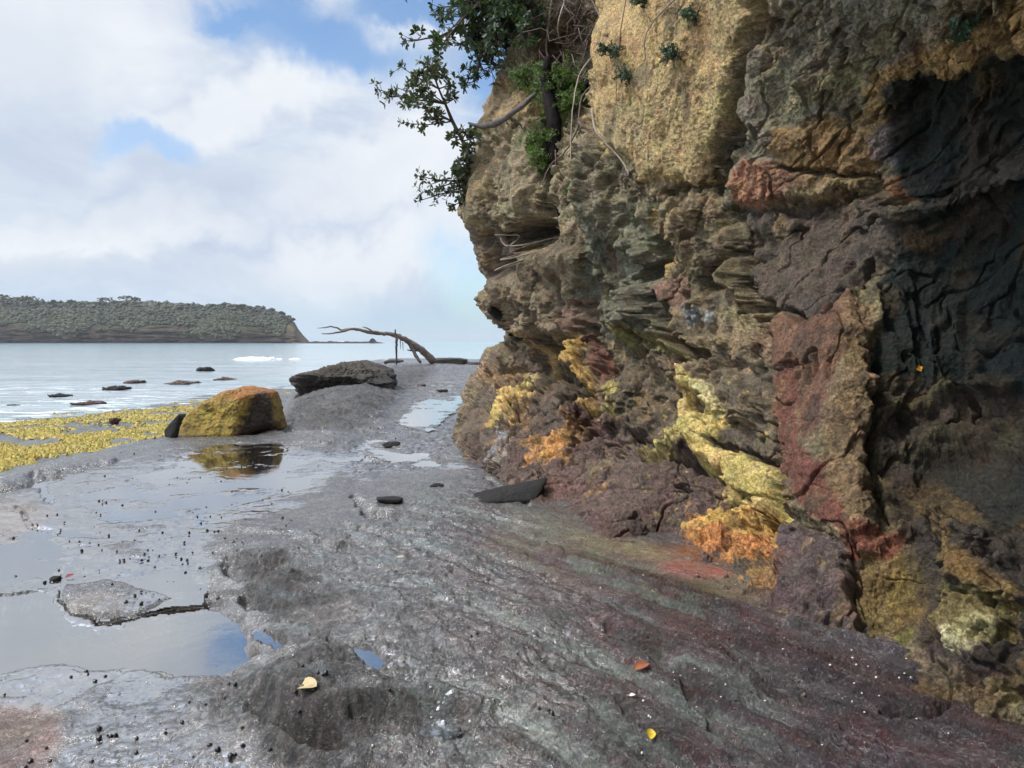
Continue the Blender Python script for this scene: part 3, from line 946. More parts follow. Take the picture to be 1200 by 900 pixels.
# hold the outline: fade broad swings at the silhouette
edge = np.clip((PXa - np.interp(PYa, spy, spx)) / 40, 0, 1)
d = d * np.where(PXa < 700, 0.75 + 0.25 * edge, 1)
cwob = fbm(B, 1.6, 5, 0.6, off=31.0); cwob2 = fbm(B, 1.6, 5, 0.6, off=37.0)
cw5 = fbm(B, 9.0, 3, 0.6, off=81.0); cw6 = fbm(B, 9.0, 3, 0.6, off=87.0)
qx = PXa + 18 * cwob + 9 * cw5; qy = PYa + 18 * cwob2 + 9 * cw6
CS = [
    # hollows
    (('E', 624, 274, 30, 17, -12, 0.5), -0.9), (('E', 612, 308, 21, 12, -15, 0.5), -0.6),
    (('L', [(570, 275), (580, 300), (584, 322)], 11), -0.25), (('L', [(626, 310), (624, 350), (616, 380), (610, 395)], 7), -0.28),
    (('P', [(595, 320), (620, 328), (618, 360), (606, 385), (592, 355), (586, 335)], 5), 0.22),
    (('P', [(630, 290), (690, 290), (700, 380), (672, 398), (620, 396), (612, 378), (630, 330)], 6), 0.28),
    (('P', [(546, 205), (600, 180), (640, 240), (600, 262), (556, 262)], 8), 0.12),
    (('E', 655, 425, 24, 20, 0, 0.5), -0.45), (('E', 673, 462, 17, 15, 10, 0.5), -0.45),
    (('L', [(622, 398), (650, 397), (675, 402)], 6), -0.2),
    (('L', [(682, 405), (684, 440), (688, 480), (680, 500)], 8), 0.25),
    (('E', 718, 432, 9, 6, 0, 0.5), -0.2), (('E', 707, 478, 7, 7, 0, 0.5), -0.18),
    (('E', 785, 288, 13, 22, 15, 0.5), -0.45), (('E', 766, 322, 8, 15, 20, 0.5), -0.35), (('E', 850, 320, 16, 22, 10, 0.7), -0.3),
    (('L', [(775, 345), (790, 370), (800, 400), (845, 425)], 8), -0.22), (('L', [(760, 330), (775, 365), (790, 400), (830, 430)], 6), 0.18),
    (('E', 770, 412, 30, 16, 10, 0.6), -0.32), (('E', 812, 405, 14, 12, 10, 0.6), -0.25),
    (('L', [(690, 190), (700, 240), (730, 260), (756, 300)], 9), 0.16), (('E', 730, 300, 24, 50, 8, 0.7), -0.18),
    (('P', [(730, 350), (775, 380), (800, 420), (780, 425), (740, 400)], 6), 0.2),
    (('L', [(702, 390), (700, 420), (712, 440)], 7), -0.22),
    (('P', [(690, 100), (720, 200), (775, 330), (850, 420), (905, 475), (880, 500), (800, 462), (745, 420), (708, 380), (688, 240)], 5), 0.13),
    (('P', [(828, 214), (866, 262), (890, 360), (905, 440), (872, 430), (826, 345), (800, 250)], 6), 0.11),
    (('L', [(560, 262), (590, 258), (640, 256)], 5), -0.12), (('L', [(640, 130), (648, 200), (640, 260)], 8), -0.16),
    (('P', [(1060, 560), (1110, 545), (1160, 600), (1150, 655), (1230, 705), (1190, 712), (1110, 672), (1080, 610)], 5), 0.07),
    (('P', [(1105, 735), (1150, 705), (1200, 730), (1170, 775), (1215, 800), (1140, 785)], 4), 0.06),
    # smooth ochre shell and its lip
    (('P', [(712, -120), (900, -120), (893, 30), (882, 80), (868, 130), (846, 190), (830, 216), (800, 204), (772, 214), (752, 190), (725, 165), (705, 120), (700, 40)], 6), 0.13),
    (('L', [(905, -20), (900, 40), (885, 100), (862, 160), (838, 222), (800, 228)], 10), -0.15),
    (('L', [(893, 0), (902, 20), (912, 50)], 9), -0.22),
    # gully behind the hanging trunk
    (('P', [(632, -120), (700, -120), (702, 40), (696, 110), (676, 115), (640, 90), (628, 40)], 8), -0.7),
    (('L', [(688, 100), (694, 140), (690, 180)], 8), -0.35), (('L', [(645, 100), (648, 180), (644, 250)], 9), -0.25),
    (('L', [(575, 170), (600, 150), (632, 138)], 6), 0.1), (('E', 575, 158, 16, 8, 0, 0.6), -0.2),
    # buttress and its dark crease
    (('L', [(862, 245), (872, 300), (895, 350), (905, 420), (912, 500), (922, 600), (918, 640)], 8), -0.22),
    (('P', [(900, 372), (940, 376), (1000, 345), (1012, 400), (1018, 470), (1012, 560), (1022, 600), (1000, 640), (960, 620), (930, 600), (916, 520), (906, 440)], 8), 0.09),
    (('L', [(896, 368), (925, 366), (940, 377), (970, 372), (1000, 335), (1020, 310)], 6), -0.16),
    (('L', [(908, 436), (930, 432), (955, 430)], 4), -0.07),
    (('P', [(870, 190), (920, 190), (980, 200), (1030, 210), (1020, 226), (930, 236), (880, 244), (862, 236)], 6), 0.11),
    (('P', [(925, 150), (1040, 150), (1030, 185), (985, 200), (925, 192)], 6), 0.10), (('L', [(925, 196), (985, 206), (1020, 205)], 6), -0.14),
    (('L', [(862, 240), (930, 244), (1000, 228), (1050, 222)], 10), -0.10),
    # shallow hollows on the right; their cave-like dark is painted shade
    (('P', [(1040, 130), (1060, 110), (1110, 92), (1180, 76), (1330, 60), (1330, 190), (1150, 205), (1060, 205), (1040, 170)], 11), -0.22),
    (('P', [(1085, 270), (1130, 235), (1330, 200), (1330, 480), (1250, 470), (1180, 400), (1120, 350), (1080, 300)], 26), -0.12),
    (('P', [(1040, 455), (1100, 470), (1180, 490), (1330, 500), (1330, 640), (1140, 620), (1030, 560), (1022, 500)], 20), -0.14),
    (('L', [(1060, 262), (1110, 240), (1160, 215), (1240, 195)], 14), 0.12), (('L', [(1040, 480), (1085, 478), (1125, 470), (1200, 465)], 12), 0.10),
    (('L', [(1060, 520), (1100, 515), (1200, 505), (1300, 495)], 12), 0.09), (('L', [(1060, 610), (1110, 620), (1200, 660)], 14), 0.08),
    (('P', [(1150, 640), (1330, 560), (1330, 800), (1200, 790), (1120, 760), (1090, 700)], 20), 0.06),
    (('L', [(1026, 440), (1022, 520), (1030, 590)], 10), -0.2), (('E', 1050, 640, 36, 90, 0, 0.9), -0.08),
    (('L', [(1002, 650), (1030, 625), (1050, 612)], 9), 0.06), (('L', [(1000, 640), (1000, 700), (1010, 740)], 5), -0.1),
    (('P', [(922, 620), (990, 650), (1002, 700), (1010, 745), (920, 712), (915, 660)], 8), 0.12),
    # cream drapery and undercuts
    (('P', [(800, 468), (835, 440), (850, 470), (866, 490), (856, 512), (840, 520), (870, 540), (912, 545), (918, 570), (922, 620), (880, 610), (858, 590), (850, 560), (820, 530), (798, 528), (800, 500)], 6), 0.11),
    (('E', 825, 482, 14, 10, 0, 0.5), -0.16), (('L', [(760, 538), (800, 540), (838, 548), (852, 566)], 7), -0.30),
    (('P', [(755, 534), (800, 524), (834, 532), (836, 546), (790, 540), (758, 540)], 3), 0.12),
    (('L', [(850, 520), (880, 536), (912, 540)], 5), -0.14), (('L', [(845, 568), (880, 585), (918, 584)], 4), -0.08),
    (('P', [(800, 620), (850, 600), (925, 606), (922, 650), (860, 636), (800, 632)], 4), 0.09),
    (('L', [(858, 570), (872, 590), (866, 604)], 4), 0.08),
    (('L', [(640, 400), (636, 450), (610, 480), (585, 500)], 8), 0.2), (('P', [(585, 470), (625, 452), (606, 490), (575, 502)], 5), 0.14),
    (('L', [(650, 525), (690, 500), (760, 505)], 6), 0.12), (('L', [(690, 505), (740, 510), (780, 530)], 6), -0.12),
    (('L', [(640, 440), (600, 455), (570, 470)], 8), -0.2), (('L', [(560, 440), (600, 432), (640, 440)], 5), -0.15),
    (('L', [(540, 470), (600, 480), (560, 520)], 6), -0.08),
]
for f, a in CS:
    if a < -0.5:
        mm = mask(PXa + 8 * cwob, PYa + 8 * cwob2, f)
    else:
        mm = mask(qx, qy, f)
    d = d + a * mm
d = np.where(PYa > 545, d * np.interp(PYa - np.interp(PXa, fpx, fpy), [-60, 20], [1, 0.55]), d)
B1 = (B + N * d[..., None]).astype(np.float32)
for _ in range(5):      # relax, so steep lips keep evenly spaced points
    I_ = B1[1:-1, 1:-1]
    B1[1:-1, 1:-1] = I_ * 0.4 + 0.15 * (B1[:-2, 1:-1] + B1[2:, 1:-1] + B1[1:-1, :-2] + B1[1:-1, 2:])
N1 = normals(B1)
if (N1 * N).sum(-1).mean() < 0: N1 = -N1
for r_ in (1, 2, 4):
    for ax in (0, 1):
        N1 = N1 + np.roll(N1, r_, ax) + np.roll(N1, -r_, ax)
    N1 /= np.linalg.norm(N1, axis=-1, keepdims=True) + 1e-9
N1 = N1.astype(np.float32)
W1_ = B1 + 0.12 * np.stack([cw2, cw3, cw1], -1) + 0.05 * fbm(B1, 3.0, 3, off=91.0)[..., None]
bil = fbm(W1_, 3.6, 4, 0.55, mode=2, off=1.0)
rid2 = fbm(W1_ * sv, 5.0, 5, 0.6, mode=1, off=57.0)
shn2 = fbm(W1_ * sv, 3.6, 5, 0.55, off=25.0)
shell2 = ss(shn2, 0.05, 0.09) * 0.032 + ss(shn2, 0.25, 0.29) * 0.03
hon2 = fbm(W1_ * np.array([1.0, 1.0, 0.75], np.float32), 6.5, 3, 0.5, off=69.0)
bed2 = fbm(W1_ * sh, 3.5, 5, 0.6, off=95.0)
fin = fbm(B1, 13, 4, 0.65, off=3.0)
fin2 = fbm(B1, 36, 3, 0.65, off=53.0)
jn = fbm(W1_ * np.array([1.0, 1.0, 0.6], np.float32), 1.1, 4, 0.55, off=101.0)
jn2 = fbm(Bt * 0.9, 1.3, 4, 0.5, off=105.0)
jn3 = fbm(W1_ * sh, 0.9, 4, 0.5, off=109.0)
crackd = 0.07 * ss(np.abs(jn), 0.022, 0.004) * (1 - 0.5 * och) + tl * 0.08 * ss(np.abs(jn2), 0.025, 0.005) + lowz * 0.07 * ss(np.abs(jn3), 0.03, 0.006)
cham = fbm(W1_ * sv, 1.9, 4, 0.5, off=113.0)
cham = (terrace(cham, 5, 0.09) - cham) * 0.16
rm = np.clip(0.55 + 1.3 * fbm(B, 0.8, 3, off=117.0), 0.25, 1.15)
for f_, a_m in [(('P', [(866, 245), (1000, 230), (1060, 240), (1080, 300), (1000, 345), (960, 372), (900, 368), (880, 310)], 12), 0.45), (('P', [(545, 150), (640, 130), (636, 255), (560, 262), (545, 230)], 12), 0.6),
                (('P', [(1030, 100), (1340, 20), (1340, 640), (1150, 640), (1020, 560), (1030, 340), (1090, 240), (1040, 190)], 14), 0.45)]:
    rm = rm * (1 - mask(PXa, PYa, f_) * (1 - a_m))
rm = 0.82 * rm * (1 - 0.6 * och) * (1 - 0.45 * butt)
d2 = -crackd + cham + 0.024 * (0.45 - bil) * (1 - 0.6 * och) + 0.030 * (rid2 - 0.35) * (1 - 0.5 * och) + shell2 * (1 - 0.5 * och) - 0.055 * ss(hon2, 0.2, 0.3) \
    + (lowz * 0.8 + tl * 0.3 + 0.05) * 0.05 * terrace(bed2, 5, 0.15) + 0.024 * fin + 0.016 * fin2
d2 = d2 * rm + 0.010 * fin + 0.010 * fin2 - 0.5 * crackd
CV = B1 + N1 * d2[..., None]
# rough up the outline
# colours
Cc = np.empty(B.shape, np.float32)
ka = fbm(B, 1.0, 5, 0.6, off=41.0); kb = fbm(W1_ * sv, 3.0, 5, 0.62, off=44.0); kc = fbm(B1, 9.0, 4, 0.65, off=47.0)
Cc[:] = C(148, 131, 102)
Cc = blend(Cc, C(98, 88, 72), ss(ka, -0.05, 0.25) * 0.8)
Cc = blend(Cc, C(158, 142, 104), ss(kb, 0.05, 0.35) * 0.6)
CP = [
    (('P', [(540, -120), (700, -120), (700, 260), (560, 262), (540, 230)], 16), (158, 148, 122), 0.7),
    (('P', [(590, 90), (640, 110), (632, 140), (580, 160), (560, 150)], 8), (176, 146, 96), 0.6),
    (('P', [(545, 262), (600, 270), (600, 320), (570, 330), (548, 290)], 8), (92, 82, 76), 0.8),
    (('P', [(580, 320), (700, 290), (710, 400), (600, 400)], 14), (142, 128, 108), 0.7),
    (('P', [(690, 240), (760, 240), (790, 400), (700, 410), (688, 330)], 16), (106, 112, 102), 0.75),
    (('P', [(700, -120), (905, -120), (893, 30), (868, 130), (830, 218), (772, 214), (725, 190), (700, 130)], 5), (190, 164, 112), 0.88),
    (('P', [(700, -120), (790, -120), (800, 60), (760, 150), (715, 130)], 14), (196, 160, 100), 0.5),
    (('E', 778, 88, 18, 14, 20, 0.8), (120, 108, 88), 0.8), (('E', 760, 150, 30, 30, 0, 0.9), (160, 146, 112), 0.6),
    (('P', [(690, 160), (740, 190), (790, 240), (770, 300), (720, 270), (690, 240)], 12), (128, 124, 104), 0.7),
    (('P', [(840, 200), (900, 40), (960, -120), (1200, -120), (1040, 100), (950, 200), (860, 260)], 16), (126, 122, 108), 0.8),
    (('P', [(1000, 100), (1200, -10), (1340, -80), (1340, 30), (1180, 75), (1070, 115), (1040, 140), (1010, 130)], 10), (190, 150, 78), 0.85),
    (('P', [(930, 100), (1000, 60), (1060, 20), (1050, 60), (980, 120), (930, 130)], 10), (150, 138, 96), 0.5),
    (('P', [(925, 150), (1040, 130), (1032, 185), (1010, 202), (925, 195)], 8), (160, 124, 70), 0.85),
    (('P', [(862, 232), (880, 195), (915, 190), (945, 214), (930, 232), (880, 244)], 7), (170, 118, 84), 0.9),
    (('E', 1070, 215, 20, 16, 20, 0.7), (176, 112, 58), 0.8), (('E', 1000, 216, 30, 9, -10, 0.7), (160, 134, 84), 0.7),
    (('E', 1035, 170, 16, 22, 0, 0.8), (130, 132, 144), 0.6),
    (('P', [(866, 245), (1000, 230), (1060, 240), (1080, 300), (1000, 340), (960, 372), (900, 368), (880, 310)], 12), (84, 74, 68), 0.85),
    (('P', [(900, 372), (940, 376), (1000, 350), (1005, 400), (990, 440), (960, 520), (930, 440), (906, 440)], 9), (118, 74, 54), 0.8),
    (('P', [(990, 360), (1016, 370), (1020, 600), (985, 630), (970, 540), (1000, 450)], 10), (146, 118, 82), 0.7),
    (('P', [(910, 436), (945, 430), (950, 520), (985, 580), (1000, 625), (960, 612), (930, 560), (915, 500)], 9), (122, 62, 48), 0.85),
    (('P', [(940, 430), (990, 440), (1000, 520), (950, 510)], 9), (112, 84, 68), 0.35),
    (('P', [(916, 610), (1000, 640), (1010, 750), (900, 720), (905, 650)], 12), (98, 86, 88), 0.9),
    (('E', 1020, 630, 34, 22, -20, 0.6), (140, 76, 48), 0.9), (('P', [(995, 650), (1060, 640), (1075, 700), (1060, 760), (1020, 750), (1000, 700)], 12), (128, 104, 48), 0.85),
    (('E', 1050, 735, 12, 18, 0, 0.6), (150, 150, 50), 0.8), (('E', 1040, 680, 12, 40, 0, 0.8), (160, 130, 50), 0.6),
    (('P', [(1030, 460), (1340, 380), (1340, 1000), (1200, 840), (1080, 770), (1060, 640)], 20), (56, 50, 50), 0.85),  # lower right wall darkened in colour to deepen its shade
    (('P', [(1060, 545), (1110, 540), (1150, 600), (1140, 660), (1220, 700), (1200, 710), (1110, 670), (1080, 600)], 10), (158, 122, 58), 0.85),
    (('P', [(1100, 690), (1190, 700), (1210, 740), (1140, 780), (1110, 760)], 12), (150, 132, 78), 0.75),
    (('E', 1140, 768, 32, 14, 20, 0.7), (216, 208, 170), 0.95), (('E', 1185, 830, 18, 10, 30, 0.7), (190, 178, 130), 0.8), (('E', 1160, 750, 30, 18, -20, 0.8), (190, 180, 128), 0.7),
    (('P', [(1030, 100), (1340, 20), (1340, 500), (1150, 470), (1020, 440), (1030, 340), (1090, 240), (1040, 190)], 14), (14, 31, 30), 0.96),  # near-black teal puts the shade of the recess into the rock colour
    (('L', [(1040, 280), (1110, 235), (1200, 200)], 14), (92, 82, 72), 0.7),
    (('L', [(1040, 480), (1090, 476), (1125, 470)], 12), (104, 96, 66), 0.7), (('L', [(1060, 525), (1120, 515), (1250, 500)], 12), (86, 80, 58), 0.7),
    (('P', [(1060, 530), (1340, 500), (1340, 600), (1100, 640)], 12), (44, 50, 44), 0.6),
    (('P', [(875, 420), (905, 430), (915, 540), (860, 530), (850, 470)], 8), (96, 86, 80), 0.6),
    # lower wall: purple-brown beds
    (('P', [(540, 500), (640, 470), (700, 480), (820, 500), (920, 640), (900, 760), (700, 680), (540, 600)], 18), (98, 82, 76), 0.85),
    (('P', [(560, 430), (640, 400), (690, 410), (690, 500), (600, 500), (540, 520)], 14), (96, 84, 74), 0.8),
    (('P', [(700, 410), (860, 420), (830, 520), (700, 500)], 14), (106, 94, 78), 0.75),
    (('E', 660, 520, 70, 22, -12, 0.8), (104, 84, 78), 0.6), (('E', 690, 585, 90, 30, 15, 0.9), (104, 84, 80), 0.6), (('E', 665, 575, 26, 18, 0, 0.9), (134, 100, 92), 0.6),
    (('L', [(684, 398), (686, 440), (690, 480)], 7), (214, 168, 70), 0.95), (('L', [(696, 400), (700, 440), (706, 475)], 8), (136, 86, 74), 0.7),
    (('E', 716, 458, 12, 8, 0, 0.7), (200, 182, 90), 0.85), (('E', 705, 478, 11, 12, 0, 0.6), (216, 200, 130), 0.9),
    (('P', [(572, 502), (588, 468), (625, 452), (632, 458), (605, 492), (588, 500)], 4), (232, 194, 104), 0.95), (('E', 580, 497, 12, 6, -20, 0.6), (220, 190, 80), 0.9),
    (('L', [(632, 455), (640, 430), (640, 410)], 5), (196, 168, 110), 0.85), (('E', 622, 398, 6, 12, 0, 0.6), (186, 164, 70), 0.8),
    (('P', [(620, 520), (660, 505), (690, 500), (672, 520), (665, 545), (640, 548), (610, 540)], 5), (190, 138, 62), 0.85),
    (('E', 650, 528, 18, 14, -30, 0.7), (226, 156, 58), 0.9), (('E', 620, 540, 10, 6, -20, 0.7), (216, 146, 70), 0.8),
    (('E', 560, 432, 10, 7, -40, 0.6), (190, 150, 110), 0.7), (('E', 585, 440, 30, 8, -8, 0.8), (150, 116, 76), 0.7),
    (('E', 590, 440, 22, 16, 0, 0.9), (128, 104, 72), 0.5),
    (('L', [(592, 510), (585, 530), (575, 545)], 8), (160, 160, 166), 0.6), (('E', 830, 370, 18, 12, 20, 0.8), (140, 146, 150), 0.7),
    (('P', [(725, 370), (790, 400), (850, 440), (800, 430), (760, 415), (735, 400)], 7), (150, 144, 84), 0.75), (('E', 788, 415, 18, 9, 40, 0.7), (172, 150, 72), 0.8),
    (('E', 735, 340, 18, 12, -20, 0.7), (160, 134, 84), 0.5), (('E', 690, 370, 18, 18, 0, 0.9), (128, 98, 86), 0.6),
    (('E', 800, 340, 22, 16, 20, 0.8), (140, 102, 92), 0.7), (('E', 780, 300, 8, 20, 5, 0.8), (200, 162, 90), 0.6), (('L', [(770, 250), (778, 290), (784, 320)], 5), (196, 160, 90), 0.6),
    # cream drapery and orange foot
    (('P', [(798, 468), (830, 440), (850, 470), (870, 490), (856, 516), (832, 520), (870, 540), (912, 545), (918, 570), (925, 622), (880, 612), (858, 590), (845, 560), (820, 532), (760, 536), (790, 520), (800, 500)], 5), (222, 198, 112), 0.97),
    (('E', 850, 478, 14, 16, 0, 0.6), (226, 212, 160), 0.8), (('E', 828, 482, 13, 9, 0, 0.5), (122, 110, 92), 0.9),
    (('E', 885, 570, 34, 18, 15, 0.8), (196, 172, 88), 0.6), (('L', [(760, 534), (800, 532)], 7), (176, 158, 92), 0.7),
    (('P', [(798, 632), (840, 600), (880, 604), (924, 606), (924, 660), (905, 650), (850, 640)], 5), (236, 178, 62), 0.97),
    (('P', [(796, 634), (840, 622), (922, 636), (915, 650), (850, 642)], 4), (224, 138, 52), 0.85), (('E', 815, 612, 16, 6, -20, 0.8), (210, 140, 60), 0.6),
    (('E', 890, 668, 34, 14, 0, 0.8), (200, 150, 70), 0.6),
    (('E', 810, 580, 50, 22, 10, 0.9), (108, 88, 84), 0.5),
]
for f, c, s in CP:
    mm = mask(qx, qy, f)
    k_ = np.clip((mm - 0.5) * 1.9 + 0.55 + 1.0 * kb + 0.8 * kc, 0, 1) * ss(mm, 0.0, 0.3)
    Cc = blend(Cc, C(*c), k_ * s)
ke = fbm(W1_ * np.array([1, 1, 0.5], np.float32), 1.6, 5, 0.62, off=121.0)
lowreg = ss(PYa, 360, 420) * ss(PXa, 940, 900)
Cc = blend(Cc, C(176, 132, 70), ss(ke + 0.3 * kc, 0.14, 0.4) * 0.55 * lowreg)
Cc = blend(Cc, C(112, 66, 54), ss(-ke + 0.3 * kc, 0.14, 0.4) * 0.5 * lowreg)
Cc = blend(Cc, C(170, 134, 84), ss(ke + 0.3 * kc, 0.10, 0.4) * 0.45 * (1 - lowreg) * ss(PXa, 1040, 980))
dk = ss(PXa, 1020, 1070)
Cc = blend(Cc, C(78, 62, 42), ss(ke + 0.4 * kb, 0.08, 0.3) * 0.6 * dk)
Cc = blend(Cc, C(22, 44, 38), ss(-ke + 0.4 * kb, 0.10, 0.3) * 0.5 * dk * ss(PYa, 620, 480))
Cc = blend(Cc, C(128, 96, 46), ss(tbed, 0.18, 0.3) * 0.45 * dk)
# iron stain and lichen flecks
kd = fbm(B1, 22, 4, 0.65, off=49.0)
Cc = blend(Cc, C(58, 50, 44), ss(kb + 0.5 * kc, 0.16, 0.34) * 0.6)
Cc = blend(Cc, C(226, 196, 96), ss(kc + 0.3 * kd, 0.22, 0.4) * mask(qx, qy, ('P', [(790, 440), (930, 430), (930, 660), (780, 650), (740, 540)], 20)) * 0.4)
Cc = Cc * (1 + 0.45 * np.clip(kd, -1, 1) + 0.35 * np.clip(kc, -1, 1))[..., None]
Cc = blend(Cc, C(44, 40, 36), ss(kd, 0.18, 0.4) * 0.5)
Cc = blend(Cc, C(176, 150, 90), ss(-kb + 0.5 * kc, 0.3, 0.45) * 0.3 * (PXa < 1030))
lum = Cc @ np.array([0.3, 0.55, 0.15], np.float32)
sat = (Cc.max(-1) - Cc.min(-1)) / (Cc.max(-1) + 1e-4)
ks = np.interp(sat, [0.1, 0.45, 0.75, 0.95], [1.35, 1.12, 0.92, 0.82])[..., None]
Cc = (lum[..., None] + (Cc - lum[..., None]) * ks).clip(0.003, 0.8)
Cc = Cc * np.array([1.02, 1.0, 0.96], np.float32)
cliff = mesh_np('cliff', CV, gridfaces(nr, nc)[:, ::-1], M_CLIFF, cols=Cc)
tag(cliff, kind='structure')


def cliff_at(px, py, out=0.0):
    """point of the cliff face seen near a pixel"""
    j0, j1 = NW, NW + NCV
    Z = (PXa[NR_T:, j0:j1] - px) ** 2 + (PYa[NR_T:, j0:j1] - py) ** 2
    i, j = np.unravel_index(np.argmin(Z), Z.shape)
    i += NR_T; j += j0
    return Vector(CV[i, j] + N[i, j] * out)


# land behind the cliff top closes the rock off
M_SOIL = mat_plain('hill_soil', (0.06, 0.055, 0.03), 0.9, 0.3, 2)
tp = CV[0][::10]
Vt = [tuple(p) for p in tp] + [(float(p[0]) + 30, float(p[1]) + (10 if p[1] > 9 else 0), 10.5) for p in tp]
nt_ = len(tp)
Ft = [(i, i + 1, nt_ + i + 1, nt_ + i) for i in range(nt_ - 1)]
hill = mesh_np('hilltop', Vt, Ft, M_SOIL)
tag(hill, kind='structure')

# ------------------------------------------------------------------ loose rocks
import bmesh
_ico = {}


def ico(sub):
    if sub not in _ico:
        bm = bmesh.new()
        bmesh.ops.create_icosphere(bm, subdivisions=sub, radius=1)
        V = np.array([v.co[:] for v in bm.verts], np.float32)
        F = np.array([[v.index for v in f.verts] for f in bm.faces], np.int32)
        bm.free()
        _ico[sub] = (V / np.linalg.norm(V, axis=1)[:, None], F)
    return _ico[sub]


def rock(name, loc, planes, mat, sub=5, colf=None, n_amp=0.05, n_f=2.0, bedk=0.0, sharp=9.0, seed=0.0, scale=(1, 1, 1), parent=None):
    """a boulder: the soft intersection of half spaces, roughened"""
    V, F = ico(sub)
    inv = 0
    for nx, ny, nz, dd in planes:
        L = math.sqrt(nx * nx + ny * ny + nz * nz)
        c = np.maximum((V[:, 0] * nx + V[:, 1] * ny + V[:, 2] * nz) / L, 0) / dd
        inv = inv + c ** sharp
    r = inv ** (-1.0 / sharp)
    P = V * r[:, None] * np.array(scale)
    Pn = P + seed
    size = np.abs(P).max()
    f = n_f / size
    dn = fbm(Pn, f, 5, 0.55) + 0.4 * fbm(Pn, f * 6, 4, 0.6)
    if bedk:
        b_ = fbm(Pn * np.array([0.4, 0.4, 3.0]), f, 4, 0.55, off=3)
        dn = dn + bedk * (np.floor(b_ * 5) / 5)
    P = P + V * (dn * n_amp * size)[:, None]
    cols = None
    if colf is not None:
        cols = colf(P, fbm(Pn, f * 2, 4, 0.6, off=9))
    o = mesh_np(name, P, F, mat, cols=cols, parent=parent)
    o.location = loc
    return o


def bcol(P, n):
    c = np.empty((len(P), 3), np.float32); c[:] = C(160, 134, 54)
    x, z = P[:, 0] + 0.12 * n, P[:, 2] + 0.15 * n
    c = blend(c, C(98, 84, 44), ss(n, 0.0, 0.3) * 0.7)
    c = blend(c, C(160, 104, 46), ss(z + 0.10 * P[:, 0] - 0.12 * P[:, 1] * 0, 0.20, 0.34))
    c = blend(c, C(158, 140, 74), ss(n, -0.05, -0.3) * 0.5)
    c = blend(c, C(66, 54, 42), ss(x - 0.35 * P[:, 2], 0.36, 0.44) * ss(-P[:, 1], -0.2, 0.05))  # right face painted dark as the side turned from the sun
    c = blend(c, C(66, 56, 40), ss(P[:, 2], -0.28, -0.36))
    return c


bx_, by_, bz_ = on(257, 513, -0.02)
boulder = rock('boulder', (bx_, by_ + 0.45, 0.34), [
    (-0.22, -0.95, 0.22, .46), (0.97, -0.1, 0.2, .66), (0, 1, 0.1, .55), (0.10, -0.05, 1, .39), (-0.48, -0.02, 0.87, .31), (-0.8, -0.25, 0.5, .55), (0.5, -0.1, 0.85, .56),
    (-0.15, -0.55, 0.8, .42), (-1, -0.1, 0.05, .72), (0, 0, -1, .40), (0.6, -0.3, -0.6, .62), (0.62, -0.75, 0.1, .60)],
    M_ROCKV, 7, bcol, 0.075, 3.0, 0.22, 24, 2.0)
tag(boulder, 'big boulder coated in orange and yellow algae beside the shallow pool', 'boulder')
x0, y0, z0 = on(203, 512, -0.05)
o = rock('rock_slab', (x0 + 0.02, y0 + 0.12, 0.06), [(-0.5, -0.8, 0.1, .16), (0.7, 0.1, 0.3, .2), (0, 1, 0, .3), (-0.7, 0, 0.75, .13), (-1, 0, -0.2, .2), (0, 0, -1, .12), (0.3, -.8, -0.2, .2)], M_DARKROCK, 5, None, 0.07, 2.2, 0.1, 12, 5.0)
tag(o, 'small black slab leaning on the left end of the yellow boulder', 'rock')


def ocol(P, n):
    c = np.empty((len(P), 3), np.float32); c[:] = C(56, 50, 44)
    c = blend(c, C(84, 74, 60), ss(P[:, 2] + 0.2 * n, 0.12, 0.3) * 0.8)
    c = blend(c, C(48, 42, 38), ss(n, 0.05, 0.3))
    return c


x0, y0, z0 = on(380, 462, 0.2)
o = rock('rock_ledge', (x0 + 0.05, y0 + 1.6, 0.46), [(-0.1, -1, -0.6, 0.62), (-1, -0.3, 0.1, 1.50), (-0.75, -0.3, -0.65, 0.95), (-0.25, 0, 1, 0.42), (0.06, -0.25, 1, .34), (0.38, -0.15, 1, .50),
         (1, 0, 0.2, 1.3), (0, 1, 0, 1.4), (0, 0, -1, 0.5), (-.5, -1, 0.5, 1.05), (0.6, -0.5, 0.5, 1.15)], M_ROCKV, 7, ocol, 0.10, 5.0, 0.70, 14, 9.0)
tag(o, 'dark undercut rock ledge jutting out above the sea in front of the dead tree', 'rock')
x0, y0, z0 = on(590, 590, 0.12)
o = rock('shade_wedge', (x0 + 0.02, y0 + 0.18, 0.11), [(0, -1, -0.1, .12), (-0.35, -0.1, 1, .09), (-1, 0, 0, .40), (1, -0.2, -0.25, .26), (0, 1, 0, .3), (0, 0, -1, .10), (-.1, -.6, .8, .10)], M_DARKROCK, 5, None, 0.05, 2.5, 0.2, 14, 12.0, (1, 1, 0.62))  # dark solid standing in for the shaded crack under a slab
tag(o, 'dark wedge standing in for the shaded undercut of a slab at the purple cliff foot', 'rock')

